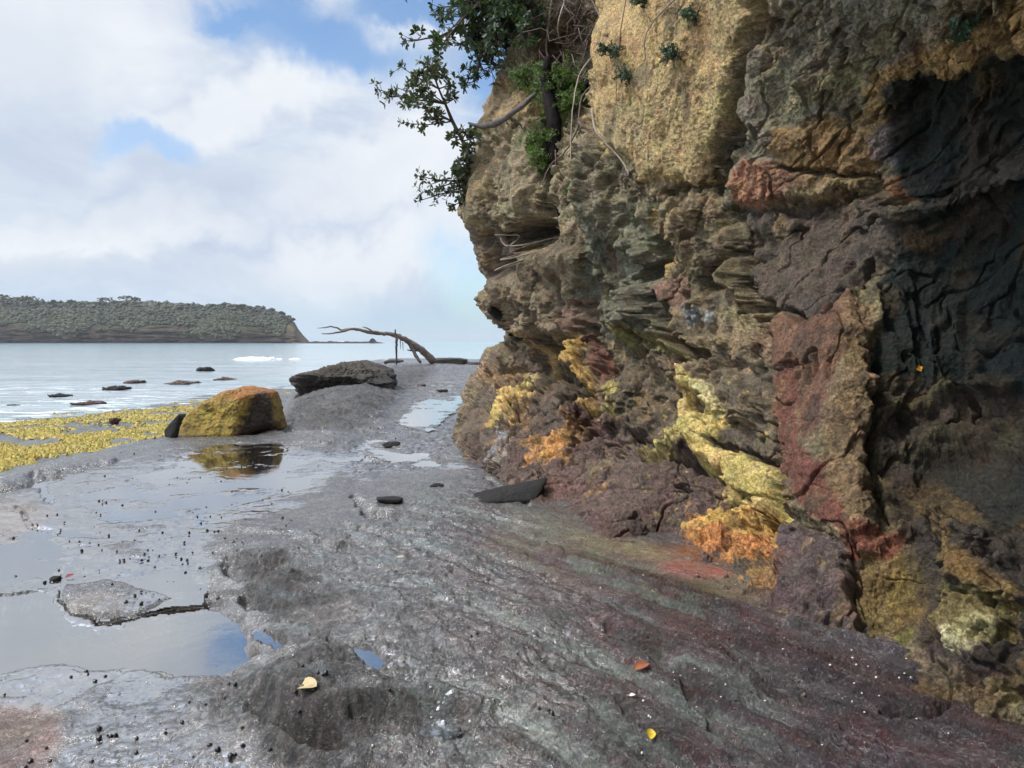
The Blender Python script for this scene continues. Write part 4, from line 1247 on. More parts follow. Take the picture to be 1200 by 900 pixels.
# stones on the platform: px, py, width, height in the photo, what it looks like
STONES = [(457, 524, 22, 7, M_DARKROCK, 'dark flat stone in the wet channel right of the yellow boulder'),
          (512, 571, 16, 5, M_DARKROCK, 'small dark stone on the wet platform left of the dark undercut wedge'),
          (455, 603, 34, 6, M_DARKROCK, 'long thin dark piece standing in for the crack in the middle of the platform'),  # dark strip put in for the darkness of the crack
          (62, 682, 12, 7, M_DARKROCK, 'little black stone at the left end of the curved crack'),
          (494, 452, 12, 3, M_BROWNROCK, 'reddish stone lying on the far wet platform'),
          (518, 460, 14, 3, M_DARKROCK, 'dark stone at the edge of the far pool by the cliff foot'),
          ]
for i, (a, b, wd, hg, mt, lab) in enumerate(STONES):
    p = ground_at(a, b)
    s_ = p[1] / 900
    ww, hh_ = wd * s_ / 2, max(hg * s_ / 2, 0.008)
    o = rock('stone', (p[0], p[1] + ww * 0.5, p[2] + hh_ * 0.5), [(random.uniform(-1, 1), random.uniform(-1, 1), random.uniform(-1, 1), random.uniform(.7, .95)) for _ in range(10)] + [(1, 0, 0, 1), (-1, 0, 0, 1), (0, 1, 0, 1), (0, -1, 0, 1), (0, 0, 1, .8), (0, 0, -1, .8)],
             mt, 4, None, 0.09, 2.0, 0.2, 12, i * 3.0, (ww, ww * 0.9, hh_ * 1.3))
    tag(o, lab, 'stone', 'stones on the rock platform')
SROCKS = [(240, 435, 22, 7, M_DARKROCK, 'dark rock standing alone in the sea in front of the breaking wave'),
          (157, 449, 26, 5, M_BROWNROCK, 'brown rock awash, upper left of the low rocks in the shallows'),
          (135, 457, 30, 5, M_DARKROCK, 'black rock awash nearest the foam left of the weed'),
          (212, 450, 36, 3, M_BROWNROCK, 'long flat brown rock awash above the yellow weed'),
          (70, 465, 22, 4, M_DARKROCK, 'dark rock awash in the left shallows'),
          (108, 474, 34, 4, M_BROWNROCK, 'long brown rock at the edge of the yellow weed'),
          (14, 476, 16, 2.5, M_DARKROCK, 'small dark rock awash at the left edge of the view'),
          (265, 445, 28, 2.5, M_BROWNROCK, 'low brown rock in the shallows behind the boulder'),
          (134, 494, 13, 7, M_BROWNROCK, 'round brown stone sitting on the yellow weed')]
for i, (a, b, wd, hg, mt, lab) in enumerate(SROCKS):
    p = on(a, b, SEA_Z + (0.1 if b > 490 else 0))
    s_ = p[1] / 900
    ww, hh_ = wd * s_ / 2, max(hg * s_ / 2, 0.02)
    o = rock('sea_rock', (p[0], p[1], p[2] + hh_ * 0.1), [(random.uniform(-1, 1), random.uniform(-1, 1), random.uniform(-1, 1), random.uniform(.7, .95)) for _ in range(10)] + [(1, 0, 0, 1), (-1, 0, 0, 1), (0, 1, 0, 1), (0, -1, 0, 1), (0, 0, 1, .8), (0, 0, -1, .8)],
             mt, 5, None, 0.30, 2.5, 0.2, 8, 40 + i * 3.0, (ww, ww * 1.2, hh_ * 1.5))
    tag(o, lab, 'rock', 'rocks awash in the shallows')
# broken stone blocks on the far edge of the platform
for a, b, wd, hg, lab in [(462, 424, 18, 5, 'small flat block on the far platform edge behind the dead tree prop'),
                          (528, 423, 38, 7, 'long layered block on the far platform edge right of the dead tree'),
                          (566, 427, 44, 5, 'low stone block between the dead tree and the cliff')]:
    Yb = 44.0
    p = at(a, b, Yb); s_ = Yb / 900
    o = rock('stone_block', (p[0], p[1], p[2]), [(1, 0, 0, 1), (-1, 0, 0, 1), (0, 1, 0, 1), (0, -1, 0, 1), (0, 0, 1, 1), (0, 0, -1, 1), (.8, 0, .9, 1.1), (-.7, -.3, 1, 1.15)],
             M_ROCKV, 4, ocol, 0.05, 2.5, 0.3, 20, a * 0.1, (wd * s_ / 2, 1.0, hg * s_ / 2))
    tag(o, lab, 'stone', 'stone blocks on the far edge')

# dark spur of rock on the outline of the cliff
mb = MB()
c0 = at(604, 376, 11.6)
mb.tube([at(612, 384, 11.7), at(600, 374, 11.5), at(590, 369, 11.3), at(581, 367, 11.2), at(574, 362, 11.1), at(571, 364, 11.1)], [0.16, 0.13, 0.10, 0.085, 0.05, 0.015], 9, 0.3)
mb.tube([at(590, 368, 11.3), at(582, 364, 11.2), at(577, 360, 11.2)], [0.06, 0.05, 0.02], 7, 0.3)
mb.tube([at(600, 390, 11.5), at(597, 384, 11.4), at(594, 390, 11.4)], [0.07, 0.04, 0.02], 7, 0.3)
o = mb.build('rock_spur', M_DARKROCK)
reorigin(o, at(604, 378, 11.6))
tag(o, 'black ragged spur sticking out of the cliff edge over the sea', 'rock')

# ------------------------------------------------------------------ yellow weed on the low flat
m_alg, t = new_mat('weed')
cc = t.n('ShaderNodeVertexColor', layer_name='Col').outputs[0]
b = t.n('ShaderNodeBsdfPrincipled', ins={'Base Color': cc, 'Roughness': 0.65, 'Specular IOR Level': 0.3})
finish(t, b)
NT_ = 80000
apx = RNG.uniform(-220, 352, NT_); apy = RNG.uniform(452, 566, NT_)
z_ = -0.16
a_, b_, c_ = raydir(apx, apy)
tq = (z_ - CAM_Z) / c_
AX, AY = a_ * tq, b_ * tq
AP = np.stack([AX, AY, 0 * AX], -1)
an = fbm(AP, 0.55, 5, 0.6, off=61.0) + 0.35 * fbm(AP * np.array([0.5, 1.6, 1]), 1.5, 4, 0.6, off=66.0)
jj = (AX / (AY + 0.25) + 1.05) / 2.05 * (NU - 1)
ii = np.clip(np.searchsorted(yy, AY), 0, NV - 1); jj = np.clip(np.round(jj).astype(int), 0, NU - 1)
AZ = GZ[ii, jj]
dens = mask(apx + 10 * an, apy + 6 * an, ('P', [(-220, 500), (0, 492), (70, 482), (160, 480), (200, 468), (262, 456), (345, 455), (350, 464), (310, 462), (230, 474), (212, 490), (196, 505), (196, 516), (110, 530), (60, 536), (0, 556), (-220, 600)], 5))
dens = dens * (1 - 0.9 * mask(apx, apy, ('E', 45, 516, 34, 6, 0, 0.5))) * (1 - 0.9 * mask(apx, apy, ('E', -8, 510, 34, 8, 0, 0.5))) * (1 - 0.8 * mask(apx, apy, ('E', 141, 515, 16, 5, 0, 0.5))) * (1 - 0.6 * mask(apx, apy, ('E', 218, 462, 30, 3, 0, 0.8)))
keep = (dens - ss(an, -0.02 + 0.10, -0.22) * 0.9 - ss(apy, 476, 458) * 0.45 > RNG.uniform(0.1, 0.8, NT_)) & (AZ < 0.05) & (AZ > -0.335)
AX, AY, AZ, an = AX[keep], AY[keep], AZ[keep], an[keep]
nA = len(AX)
# each tuft: a low five-sided cap, jittered
kk = np.arange(5) / 5 * 2 * np.pi
rad = RNG.uniform(0.025, 0.065, nA)
rot = RNG.uniform(0, 6.28, nA)
VX = AX[:, None] + rad[:, None] * np.cos(kk + rot[:, None]) * RNG.uniform(0.6, 1.3, (nA, 5))
VY = AY[:, None] + rad[:, None] * np.sin(kk + rot[:, None]) * RNG.uniform(0.6, 1.3, (nA, 5))
AZ = np.maximum(AZ, SEA_Z - 0.01)
VZ = AZ[:, None] + RNG.uniform(-0.02, 0.012, (nA, 5))
top_ = np.stack([AX + RNG.uniform(-.02, .02, nA), AY, AZ + RNG.uniform(0.012, 0.05, nA)], -1)[:, None]
TV = np.concatenate([np.stack([VX, VY, VZ], -1), top_], 1)
idx = np.arange(nA)[:, None, None] * 6
TF = idx + np.array([[i, (i + 1) % 5, 5] for i in range(5)])[None]
k_ = RNG.uniform(0, 1, nA)
tc_ = C(178, 158, 78) + (C(122, 114, 56) - C(178, 158, 78)) * k_[:, None] ** 1.5
tc_ = tc_ + (C(176, 132, 60) - tc_) * (ss(an, 0.2, 0.45) * 0.5)[:, None]
algae = mesh_np('weed_mat', TV, TF.reshape(-1, 3), m_alg, cols=np.repeat(tc_[:, None], 6, 1), smooth=False)
tag(algae, 'mat of yellow green seaweed spread over the low rock flat', 'seaweed', kind='stuff')

# ------------------------------------------------------------------ breaking wave and far foam
m_f = mat_plain('foam', (0.82, 0.85, 0.87), 0.8, 0.1, 3.0)


def foam(name, px0, px1, py, thick, hgt, seed=0):
    """a long low ridge of tumbling foam"""
    p0 = on(px0, py, SEA_Z); p1 = on(px1, py, SEA_Z)
    n, mq = 90, 12
    u = np.linspace(0, 1, n); v = np.linspace(0, 1, mq)
    X = p0[0] + (p1[0] - p0[0]) * u[:, None] + 0 * v
    env = np.sin(np.pi * u) ** 0.5
    Yy = p0[1] + (v[None, :] - 0.5) * thick * env[:, None]
    P = np.stack([X, Yy, 0 * X + seed], -1)
    L = abs(p1[0] - p0[0])
    nz = fbm(P, 14 / L, 4, 0.6)
    Yy = Yy + nz * thick * 0.4
    Z = SEA_Z - 0.05 + np.sin(np.pi * v)[None, :] * env[:, None] * hgt * (0.75 + 0.8 * nz)
    o = mesh_np(name, np.stack([X, Yy, Z], -1), gridfaces(n, mq), m_f)
    tag(o, kind='structure')
    return o


foam('breaking_wave', 271, 331, 421.5, 5, 0.42)
foam('breaking_wave', 338, 352, 421.0, 3, 0.2, 5)
foam('sea_foam', 236, 262, 401.4, 12, 2.0, 3)
foam('sea_foam', 262, 290, 401.6, 12, 3.2, 8)
foam('sea_foam', 388, 408, 401.4, 12, 2.2, 13)
for i, (a, b, c, hgt) in enumerate([(60, 118, 461, 0.05), (110, 150, 452, 0.06), (0, 50, 471, 0.04), (130, 190, 467, 0.04), (185, 235, 457, 0.04)]):
    foam('sea_foam', a, b, c, 0.5, hgt, 20 + i)

# low reef out beyond the headland
YR = 700.0
nR = 200
u = np.linspace(0, 1, nR); v = np.linspace(0, 1, 10)
pxr = 350 + (452 - 350) * u
PR = np.stack([pxr * 0.12, 0 * u, 0 * u], -1)
hr = (1.9 + 1.6 * fbm(PR, 1.0, 5, 0.6)) * np.clip(np.sin(np.pi * u) * 3, 0, 1) + 3.2 * np.exp(-((pxr - 437) / 2.2) ** 2)
XR = (pxr - 600) / 900 * YR
VR = np.stack([XR[:, None] + 0 * v, YR + (v[None] - 0.5) * 30 + 0 * XR[:, None], SEA_Z - 0.4 + hr[:, None] * np.sin(np.pi * v)[None] ** 0.4], -1)
o = mesh_np('reef', VR, gridfaces(nR, 10), M_DARKROCK)
tag(o, kind='structure')

# ------------------------------------------------------------------ the headland
YH = 820.0
m_h, t = new_mat('headland')
cc = t.n('ShaderNodeVertexColor', layer_name='Col').outputs[0]
pos = t.n('ShaderNodeNewGeometry').outputs['Position']
n1 = t.noise(t.vec('MULTIPLY', pos, (1, 1, 4)), 0.10, 7, 0.65, 0.3)
f = t.mapr(n1, 0.3, 0.7, 0.55, 1.3, False)
fc = t.n('ShaderNodeCombineXYZ', ins={0: f, 1: f, 2: f}).outputs[0]
c = t.mix(1.0, cc, fc, 'MULTIPLY')
bp = t.n('ShaderNodeBump', ins={'Height': n1, 'Strength': 0.8, 'Distance': 6.0})
b = t.n('ShaderNodeBsdfPrincipled', ins={'Base Color': c, 'Roughness': 0.9, 'Normal': bp.outputs[0], 'Specular IOR Level': 0.1})
finish(t, b)
HP = [(-420, 338), (-200, 342), (0, 349), (40, 351), (56, 355), (110, 354), (160, 354), (230, 358), (275, 357.5), (305, 360.5), (325, 366), (338, 372), (346, 377), (350, 385), (356, 393), (363, 400.5), (366, 403)]
nx_, nd_ = 620, 90
hpx = np.linspace(-420, 366, nx_)
top_py = np.interp(hpx, [p[0] for p in HP], [p[1] for p in HP])
Hm = (402.0 - top_py) / 900 * (YH + 70)
vv = np.linspace(0, 1, nd_)
HX = ((hpx - 600) / 900)[:, None] * YH + 0 * vv
dep = np.interp(vv, [0, .3, .42, .8, 1], [0, 9, 22, 110, 190])
prof = np.interp(vv, [0, .03, .12, .3, .42, .6, .8, .9, 1], [-0.03, 0.02, 0.10, 0.30, 0.44, 0.76, 1.0, 1.0, 0.8])
Q = np.stack([HX * 0.02, dep[None] * 0.02 + 0 * HX, 0 * HX], -1)
nn_ = fbm(Q, 1.0, 5, 0.55, off=71)
HYy = YH + dep[None] + 26 * fbm(np.stack([HX * 0.012, 0 * HX, 0 * HX], -1), 1.0, 4, off=75) * (1 - 0.3 * vv) * 2
HX = ((hpx - 600) / 900)[:, None] * HYy * np.interp(hpx, [300, 366], [1.0, 1.0])[:, None]
HZ = SEA_Z + Hm[:, None] * prof[None] * (1 + 0.10 * nn_ * (vv > 0.1) * (vv < 0.75))
Q2 = np.stack([HX * 0.03, HZ * 0.25, 0 * HX], -1)
bedn = fbm(Q2, 1.0, 4, 0.6, off=78)
HYy = HYy - 6 * bedn * (vv < 0.42)
HC = np.empty(HX.shape + (3,), np.float32)
HC[:] = C(74, 80, 50)
HC = blend(HC, C(72, 64, 54), ss(prof[None] + 0.18 * bedn, 0.48, 0.30) + 0 * HX)
HC = blend(HC, C(60, 50, 44), ss(bedn, 0.0, 0.3) * (prof[None] < 0.45))
HC = blend(HC, C(50, 44, 42), ss(prof[None] + 0 * HX, 0.10, 0.04))
HC = blend(HC, C(84, 72, 62), ss(hpx, 328, 342)[:, None] + 0 * HX)
HC = blend(HC, C(104, 100, 66), ss(nn_, 0.1, 0.35) * (prof[None] > 0.4) * 0.7)
o = mesh_np('headland', np.stack([HX, HYy, HZ], -1), gridfaces(nx_, nd_), m_h, cols=HC)
tag(o, kind='structure')
# scrub: countless bushes, one mass
NS = 26000
ri = RNG.randint(0, nx_, NS); rv = RNG.uniform(0.10, 0.86, NS)
rj = np.clip((rv * nd_).astype(int), 0, nd_ - 1)
okb = (hpx[ri] < 338 + 20 * (rv - 0.6)) & (nn_[ri, rj] > -0.5) & ((rv > 0.42) | (nn_[ri, rj] + 0.9 * (rv - 0.33) > 0.0)) & (Hm[ri] > 9)
ri, rj = ri[okb], rj[okb]
NS = len(ri)
BV, BF = ico(1)
sz = RNG.uniform(0.9, 2.5, NS)
sz = np.where((rv[okb] > 0.66) & (RNG.uniform(0, 1, NS) < 0.10), RNG.uniform(2.6, 5.0, NS), sz)
sz = sz * np.clip(Hm[ri] / 30, 0.5, 1)
SV = BV[None] * sz[:, None, None] * RNG.uniform(0.55, 1.35, (NS, len(BV), 1)) * np.array([1, 1, 0.75])
SV = SV + np.stack([HX[ri, rj] + RNG.uniform(-1, 1, NS), HYy[ri, rj], HZ[ri, rj] + 0.4 * sz], -1)[:, None]
k_ = RNG.uniform(0, 1, NS)
g1, g2, g3 = C(44, 48, 34), C(80, 80, 56), C(76, 70, 56)
k_ = np.clip(k_ * 0.6 + 0.9 * nn_[ri, rj] + 0.25, 0, 1)
sc = g1 + (g2 - g1) * (k_ ** 1.6)[:, None]
sc = np.where((RNG.uniform(0, 1, NS) < 0.12)[:, None], g3, sc)
SF = (np.arange(NS)[:, None, None] * len(BV) + BF[None]).reshape(-1, 3)
o = mesh_np('headland_scrub', SV, SF, m_alg, cols=np.repeat(sc[:, None], len(BV), 1), smooth=False)
tag(o, 'dense grey green scrub covering the distant headland', 'scrub', kind='stuff')
M_BARK = mat_plain('bark', (0.13, 0.10, 0.075), 0.85, 0.4, 8)
M_CROWN = mat_plain('far_crown', (0.045, 0.055, 0.028), 0.9, 0.4, 0.6)


def far_tree(px, top, wpx, flat, lab):
    Yt = YH + 95
    s_ = Yt / 900
    base_z = (402 - np.interp(px, [p[0] for p in HP], [p[1] for p in HP])) / 900 * (YH + 70) - 2
    X = (px - 600) * s_
    ztop = (400 - top) * s_ + 1.5
    root = empty('tree', (X, Yt, base_z))
    mb = MB(); hgt = ztop - base_z
    mb.tube([(0, 0, -1), (0.3, 0, hgt * 0.5), (0, 0, hgt * 0.8)], [0.45, 0.35, 0.2], 6)
    for k in range(5):
        a = k * 1.26
        mb.tube([(0.2, 0, hgt * 0.45), (math.cos(a) * wpx * s_ * 0.25, math.sin(a) * 2, hgt * 0.72), (math.cos(a) * wpx * s_ * 0.4, math.sin(a) * 3, hgt * 0.88)], [0.25, 0.18, 0.1], 5)
    mb.build('trunk', M_BARK, root)
    V = []; F = []
    BV2, BF2 = ico(1)
    nb = 46
    for k in range(nb):
        a = random.uniform(0, 6.28); r = math.sqrt(random.random()) * wpx * s_ * 0.5
        zz = hgt * (1 - flat * random.random() - 0.25 * (r / (wpx * s_ * 0.5)) ** 2)
        q = BV2 * np.array([1.3, 1.3, 0.7]) * random.uniform(0.6, 1.2) * RNG.uniform(0.5, 1.4, (len(BV2), 1)) + np.array([r * math.cos(a), r * math.sin(a), zz])
        F.append(BF2 + len(V) * len(BV2)); V.append(q)
    mesh_np('crown', np.concatenate(V), np.concatenate(F), M_CROWN, root, smooth=False)
    tag(root, lab, 'tree', 'trees on the skyline of the headland')


far_tree(150, 346.5, 17, 0.22, 'spreading flat topped tree standing highest on the middle of the headland')
far_tree(161, 348.5, 10, 0.3, 'small flat topped tree just right of the highest headland tree')
far_tree(126, 348, 20, 0.45, 'broad domed dark tree left of the highest headland tree')
far_tree(36, 347, 22, 0.5, 'wide dark tree at the step of the skyline on the left of the headland')
far_tree(6, 345.5, 26, 0.5, 'leftmost dark tree on the headland skyline at the picture edge')
far_tree(66, 351.5, 8, 0.5, 'lone small tree right of the step in the headland skyline')
far_tree(86, 351.5, 10, 0.5, 'small round tree midway between the skyline step and the domed tree')
far_tree(283, 356.5, 12, 0.5, 'round topped tree on the right half of the headland skyline')
far_tree(331, 365, 8, 0.5, 'small tree leaning over the right shoulder of the headland')
far_tree(343, 372.5, 7, 0.5, 'last tree on the brink at the right end of the headland')

# ------------------------------------------------------------------ dead tree on the far edge of the platform
M_DEAD = mat_plain('dead_wood', (0.16, 0.115, 0.095), 0.75, 0.45, 5, bump=0.6)
M_DEADD = mat_plain('dark_dead_wood', (0.055, 0.04, 0.036), 0.7, 0.4, 6, bump=0.6)
Yd_ = 42.0
pd = Yd_ / 900


def path(pts, Y, dy=0.0):
    n = len(pts)
    return [at(p[0], p[1], Y + dy * i / max(n - 1, 1)) for i, p in enumerate(pts)]


root = empty('dead_tree', at(506, 423, Yd_))


def part(name, parent, pts, rad, Y, dy=0.0, mat=M_DEAD, sides=8, rough=0.12):
    mb = MB()
    # resample for a crooked line
    P = [Vector(p) for p in path(pts, Y, dy)]
    Q = []; Rr = []
    for i in range(len(P) - 1):
        for k in range(4):
            f = k / 4
            q = P[i].lerp(P[i + 1], f)
            r = rad[i] + (rad[i + 1] - rad[i]) * f
            if 0 < k: q = q + Vector((random.uniform(-1, 1), random.uniform(-1, 1), random.uniform(-1, 1))) * r * 0.22
            Q.append(q); Rr.append(r)
    Q.append(P[-1]); Rr.append(rad[-1])
    mb.tube(Q, Rr, sides, rough)
    o = mb.build(name, mat)
    loc = parent.location if parent is not None else Q[0]
    reorigin(o, loc)
    if parent is not None:
        o.parent = parent; o.location = (0, 0, 0)
    return o


part('trunk', root, [(508, 424), (500, 415), (492, 409), (480, 401), (468, 394), (455, 391), (444, 391), (430, 389), (419, 386), (411, 385.5), (404, 388), (396, 389.5), (386, 391), (377, 391)],
     [0.23, 0.20, 0.19, 0.165, 0.14, 0.11, 0.095, 0.09, 0.08, 0.065, 0.055, 0.045, 0.035, 0.02], Yd_, -3)
part('branch', root, [(411, 385.5), (400, 387), (396, 384.5), (388, 382.5), (380, 384), (372, 384.5)], [0.07, 0.05, 0.045, 0.04, 0.03, 0.015], Yd_ - 2, -0.5)
part('branch', root, [(444, 390), (436, 388), (430, 384.5), (425, 383)], [0.07, 0.05, 0.035, 0.02], Yd_ - 1.5, -0.3)
part('branch', root, [(478, 400), (484, 410), (488, 418), (493, 425)], [0.11, 0.10, 0.09, 0.07], Yd_ - 0.7, -0.5, M_DEADD)
part('branch', root, [(498, 413), (494, 408), (490, 404.5)], [0.12, 0.09, 0.06], Yd_ - 0.1, -0.3)
part('branch', root, [(490, 411), (482, 411), (477, 410)], [0.05, 0.04, 0.02], Yd_ - 0.4, -0.2, M_DEADD)
for a, b, c in [(469, 399, 409), (472, 401, 411), (465, 397, 403)]:
    part('hanging_root', root, [(a, b), (a + 0.5, c)], [0.025, 0.012], Yd_ - 0.9, 0, M_DEADD, 5)
tag(root, 'bare dead tree leaning low over the far end of the rock platform', 'dead tree')
o = part('upright_stick', None, [(463, 386), (463.5, 394), (465, 398), (464.5, 410), (464.5, 427)], [0.035, 0.06, 0.075, 0.055, 0.045], Yd_ - 1.4, -0.2, M_DEADD, 6)
tag(o, 'thin dark stick standing upright against the leaning dead tree', 'stick')
mb = MB()

# ------------------------------------------------------------------ plants on the cliff
M_LEAFD = mat_plain('dark_leaf', (0.045, 0.072, 0.032), 0.5, 0.45, 9, trans=0.32, spec=0.5)
M_LEAFM = mat_plain('olive_leaf', (0.065, 0.08, 0.036), 0.5, 0.4, 9, trans=0.35, spec=0.5)
M_LEAFG = mat_plain('green_leaf', (0.085, 0.135, 0.03), 0.6, 0.4, 12, trans=0.3)
M_TWIG = mat_plain('twig_bark', (0.075, 0.045, 0.036), 0.8, 0.35, 14)
M_PALE = mat_plain('pale_root', (0.24, 0.20, 0.15), 0.8, 0.3, 14)
M_VINE = mat_plain('vine', (0.11, 0.075, 0.062), 0.8, 0.35, 14)


def rv3():
    return Vector((random.gauss(0, 1), random.gauss(0, 1), random.gauss(0, 1))).normalized()


def whorl(mb, p, d, n, L, W):
    d = Vector(d).normalized()
    for k in range(n):
        a = rv3(); a = (a - d * a.dot(d)).normalized()
        dd = d * random.uniform(0.1, 0.9) + a
        mb.leaf(p, dd, d + rv3() * 0.3, L * random.uniform(0.7, 1.15), W * random.uniform(0.8, 1.2))


def grow(tw, lf, p0, p1, r0, r1, ntw, tl_, nl, L, W, sag=0.1, start=0.25, levels=1):
    """one limb from p0 to p1 with side twigs ending in whorls of leaves"""
    p0, p1 = Vector(p0), Vector(p1)
    n = 9
    off = rv3() * (p1 - p0).length * sag
    pts = []
    for i in range(n + 1):
        f = i / n
        pts.append(p0.lerp(p1, f) + off * math.sin(math.pi * f) + rv3() * r0 * 0.6 * math.sin(math.pi * f))
    rad = [r0 + (r1 - r0) * i / n for i in range(n + 1)]
    tw.tube(pts, rad, 6, 0.1)
    axis = (p1 - p0).normalized()
    for k in range(ntw):
        f = random.uniform(start, 1.0)
        i = min(int(f * n), n - 1)
        q = pts[i].lerp(pts[i + 1], f * n - i)
        d = (axis * random.uniform(0.1, 1.0) + rv3() * 0.8 + Vector((0, 0, 0.1))).normalized()
        l = tl_ * random.uniform(0.4, 1.1)
        e = q + d * l
        m_ = q.lerp(e, 0.5) + rv3() * l * 0.1
        tw.tube([q, m_, e], [r1 * 1.1, r1 * 0.8, r1 * 0.5], 4)
        whorl(lf, e, d, nl, L, W)
        if levels > 1:
            for _ in range(2):
                e2 = m_ + (d + rv3() * 0.9).normalized() * l * 0.6
                tw.tube([m_, e2], [r1 * 0.7, r1 * 0.4], 4)
                whorl(lf, e2, (e2 - m_), nl, L, W)
        if random.random() < 0.6:
            whorl(lf, m_, d, nl // 2, L * 0.85, W)
    whorl(lf, pts[-1], axis, nl, L, W)


def plant(name, loc, mats, names=('branch', 'leaves')):
    root = empty(name, loc)
    return root, MB(), MB()


def close(root, tw, lf, m1, m2, n1='branches', n2='leaves'):
    for mb_, nm, mt in ((tw, n1, m1), (lf, n2, m2)):
        if mb_.n:
            o = mb_.build(nm, mt)
            reorigin(o, root.location)
            o.parent = root; o.location = (0, 0, 0)


# dense dark tree hanging from the cliff top
r_ = Vector(at(640, -90, 12.2))
root = empty('overhanging_tree', r_)
tw, lf = MB(), MB()
hub = Vector(at(612, -30, 12.0))
tw.tube([r_, Vector(at(628, -60, 12.1)), hub], [0.12, 0.10, 0.08], 8, 0.1)
for (a, b, Y, n_) in [(545, 8, 11.6, 20), (528, 34, 11.4, 16), (486, 48, 11.2, 12), (513, 60, 11.3, 10), (560, 62, 11.6, 30), (556, 98, 11.5, 20), (572, 84, 11.8, 24), (590, 40, 11.8, 34), (604, 70, 12.0, 22),
                      (540, 52, 11.9, 24), (575, 20, 11.4, 34), (600, 10, 11.2, 34), (520, 8, 11.9, 12), (560, 40, 12.2, 30), (618, 30, 11.0, 26), (583, 60, 11.2, 26), (470, -8, 11.6, 6), (605, -10, 11.5, 24), (566, -6, 11.8, 24)]:
    grow(tw, lf, hub, at(a, b, Y), 0.035, 0.009, int(n_ * 0.72), 0.26, 8, 0.095, 0.034, 0.10, 0.35, 2)
close(root, tw, lf, M_TWIG, M_LEAFD)
tag(root, 'dense dark evergreen tree hanging over the top edge of the cliff', 'tree')
# thin sapling against the sky
r_ = Vector(at(560, 196, 11.3))
root = empty('sapling', r_)
tw, lf = MB(), MB()
stem = [at(561, 197, 11.35), at(553, 183, 11.2), at(542, 165, 11.1), at(530, 142, 11.0), at(522, 122, 10.95), at(514, 104, 10.9), at(509, 88, 10.9)]
tw.tube(stem, [0.032, 0.03, 0.027, 0.024, 0.018, 0.013, 0.008], 7, 0.1)
for (i, a, b, n_) in [(3, 498, 124, 10), (3, 478, 122, 10), (3, 480, 145, 5), (4, 466, 103, 10), (4, 455, 112, 9), (4, 443, 105, 5), (5, 470, 78, 6), (5, 492, 86, 8), (5, 500, 76, 8), (6, 512, 74, 9), (6, 520, 90, 8), (5, 527, 100, 7),
                      (4, 532, 116, 6), (2, 528, 160, 5), (2, 550, 152, 8), (1, 545, 178, 8), (2, 558, 160, 6), (4, 487, 100, 8), (3, 505, 138, 5), (4, 500, 104, 6)]:
    grow(tw, lf, stem[i], at(a, b, 10.8 + random.uniform(-.3, .3)), 0.011, 0.005, n_, 0.13, 7, 0.088, 0.031, 0.06, 0.35)
close(root, tw, lf, M_TWIG, M_LEAFM)
tag(root, 'slender leafy sapling growing out sideways from the cliff edge against the sky', 'sapling')
r_ = Vector(at(560, 215, 11.3))
root = empty('cliff_shrub', r_)
tw, lf = MB(), MB()
for (a, b, n_) in [(528, 226, 10), (512, 233, 7), (489, 236, 4), (494, 226, 4), (490, 206, 4), (505, 216, 5), (536, 195, 12), (545, 186, 12), (540, 212, 14), (532, 240, 6), (548, 172, 8), (541, 205, 12), (545, 232, 8)]:
    grow(tw, lf, at(556, 214, 11.25), at(a, b, 10.9 + random.uniform(-.2, .3)), 0.014, 0.005, n_, 0.13, 7, 0.084, 0.030, 0.12, 0.35)
close(root, tw, lf, M_TWIG, M_LEAFM)
tag(root, 'small leafy shrub sprouting from the cliff edge below the sapling', 'shrub')


def fernclump(name, spots, mat, lab, cat, L=0.12, W=0.014, n=60, hang=0.3, sp=0.10):
    c = cliff_at(spots[0][0], spots[0][1], 0.02)
    root = empty(name, c)
    tw, lf = MB(), MB()
    for (a, b, r) in spots:
        p = cliff_at(a, b, 0.05)
        s_ = p.y / 900
        tw.tube([c, c.lerp(p, 0.5) + Vector((0, -0.01, 0)), p], [0.005, 0.004, 0.003], 4)
        for k in range(int(n * r / 10)):
            q = p + Vector((random.gauss(0, 1) * r * s_ * 0.6, random.gauss(0, 1) * sp - sp, random.gauss(0, 1) * r * s_ * 0.45))
            d = (rv3() + Vector((-0.2, -0.6, -hang + 0.3))).normalized()
            e = q + d * L * random.uniform(0.8, 2.0)
            tw.tube([p, q, e], [0.004, 0.0035, 0.002], 3)
            for j in range(7):
                whorl(lf, q.lerp(e, j / 6), d, 3, L * random.uniform(0.35, 0.6), W)
    close(root, tw, lf, M_TWIG, mat, 'stems', 'leaves')
    tag(root, lab, cat)
    return root


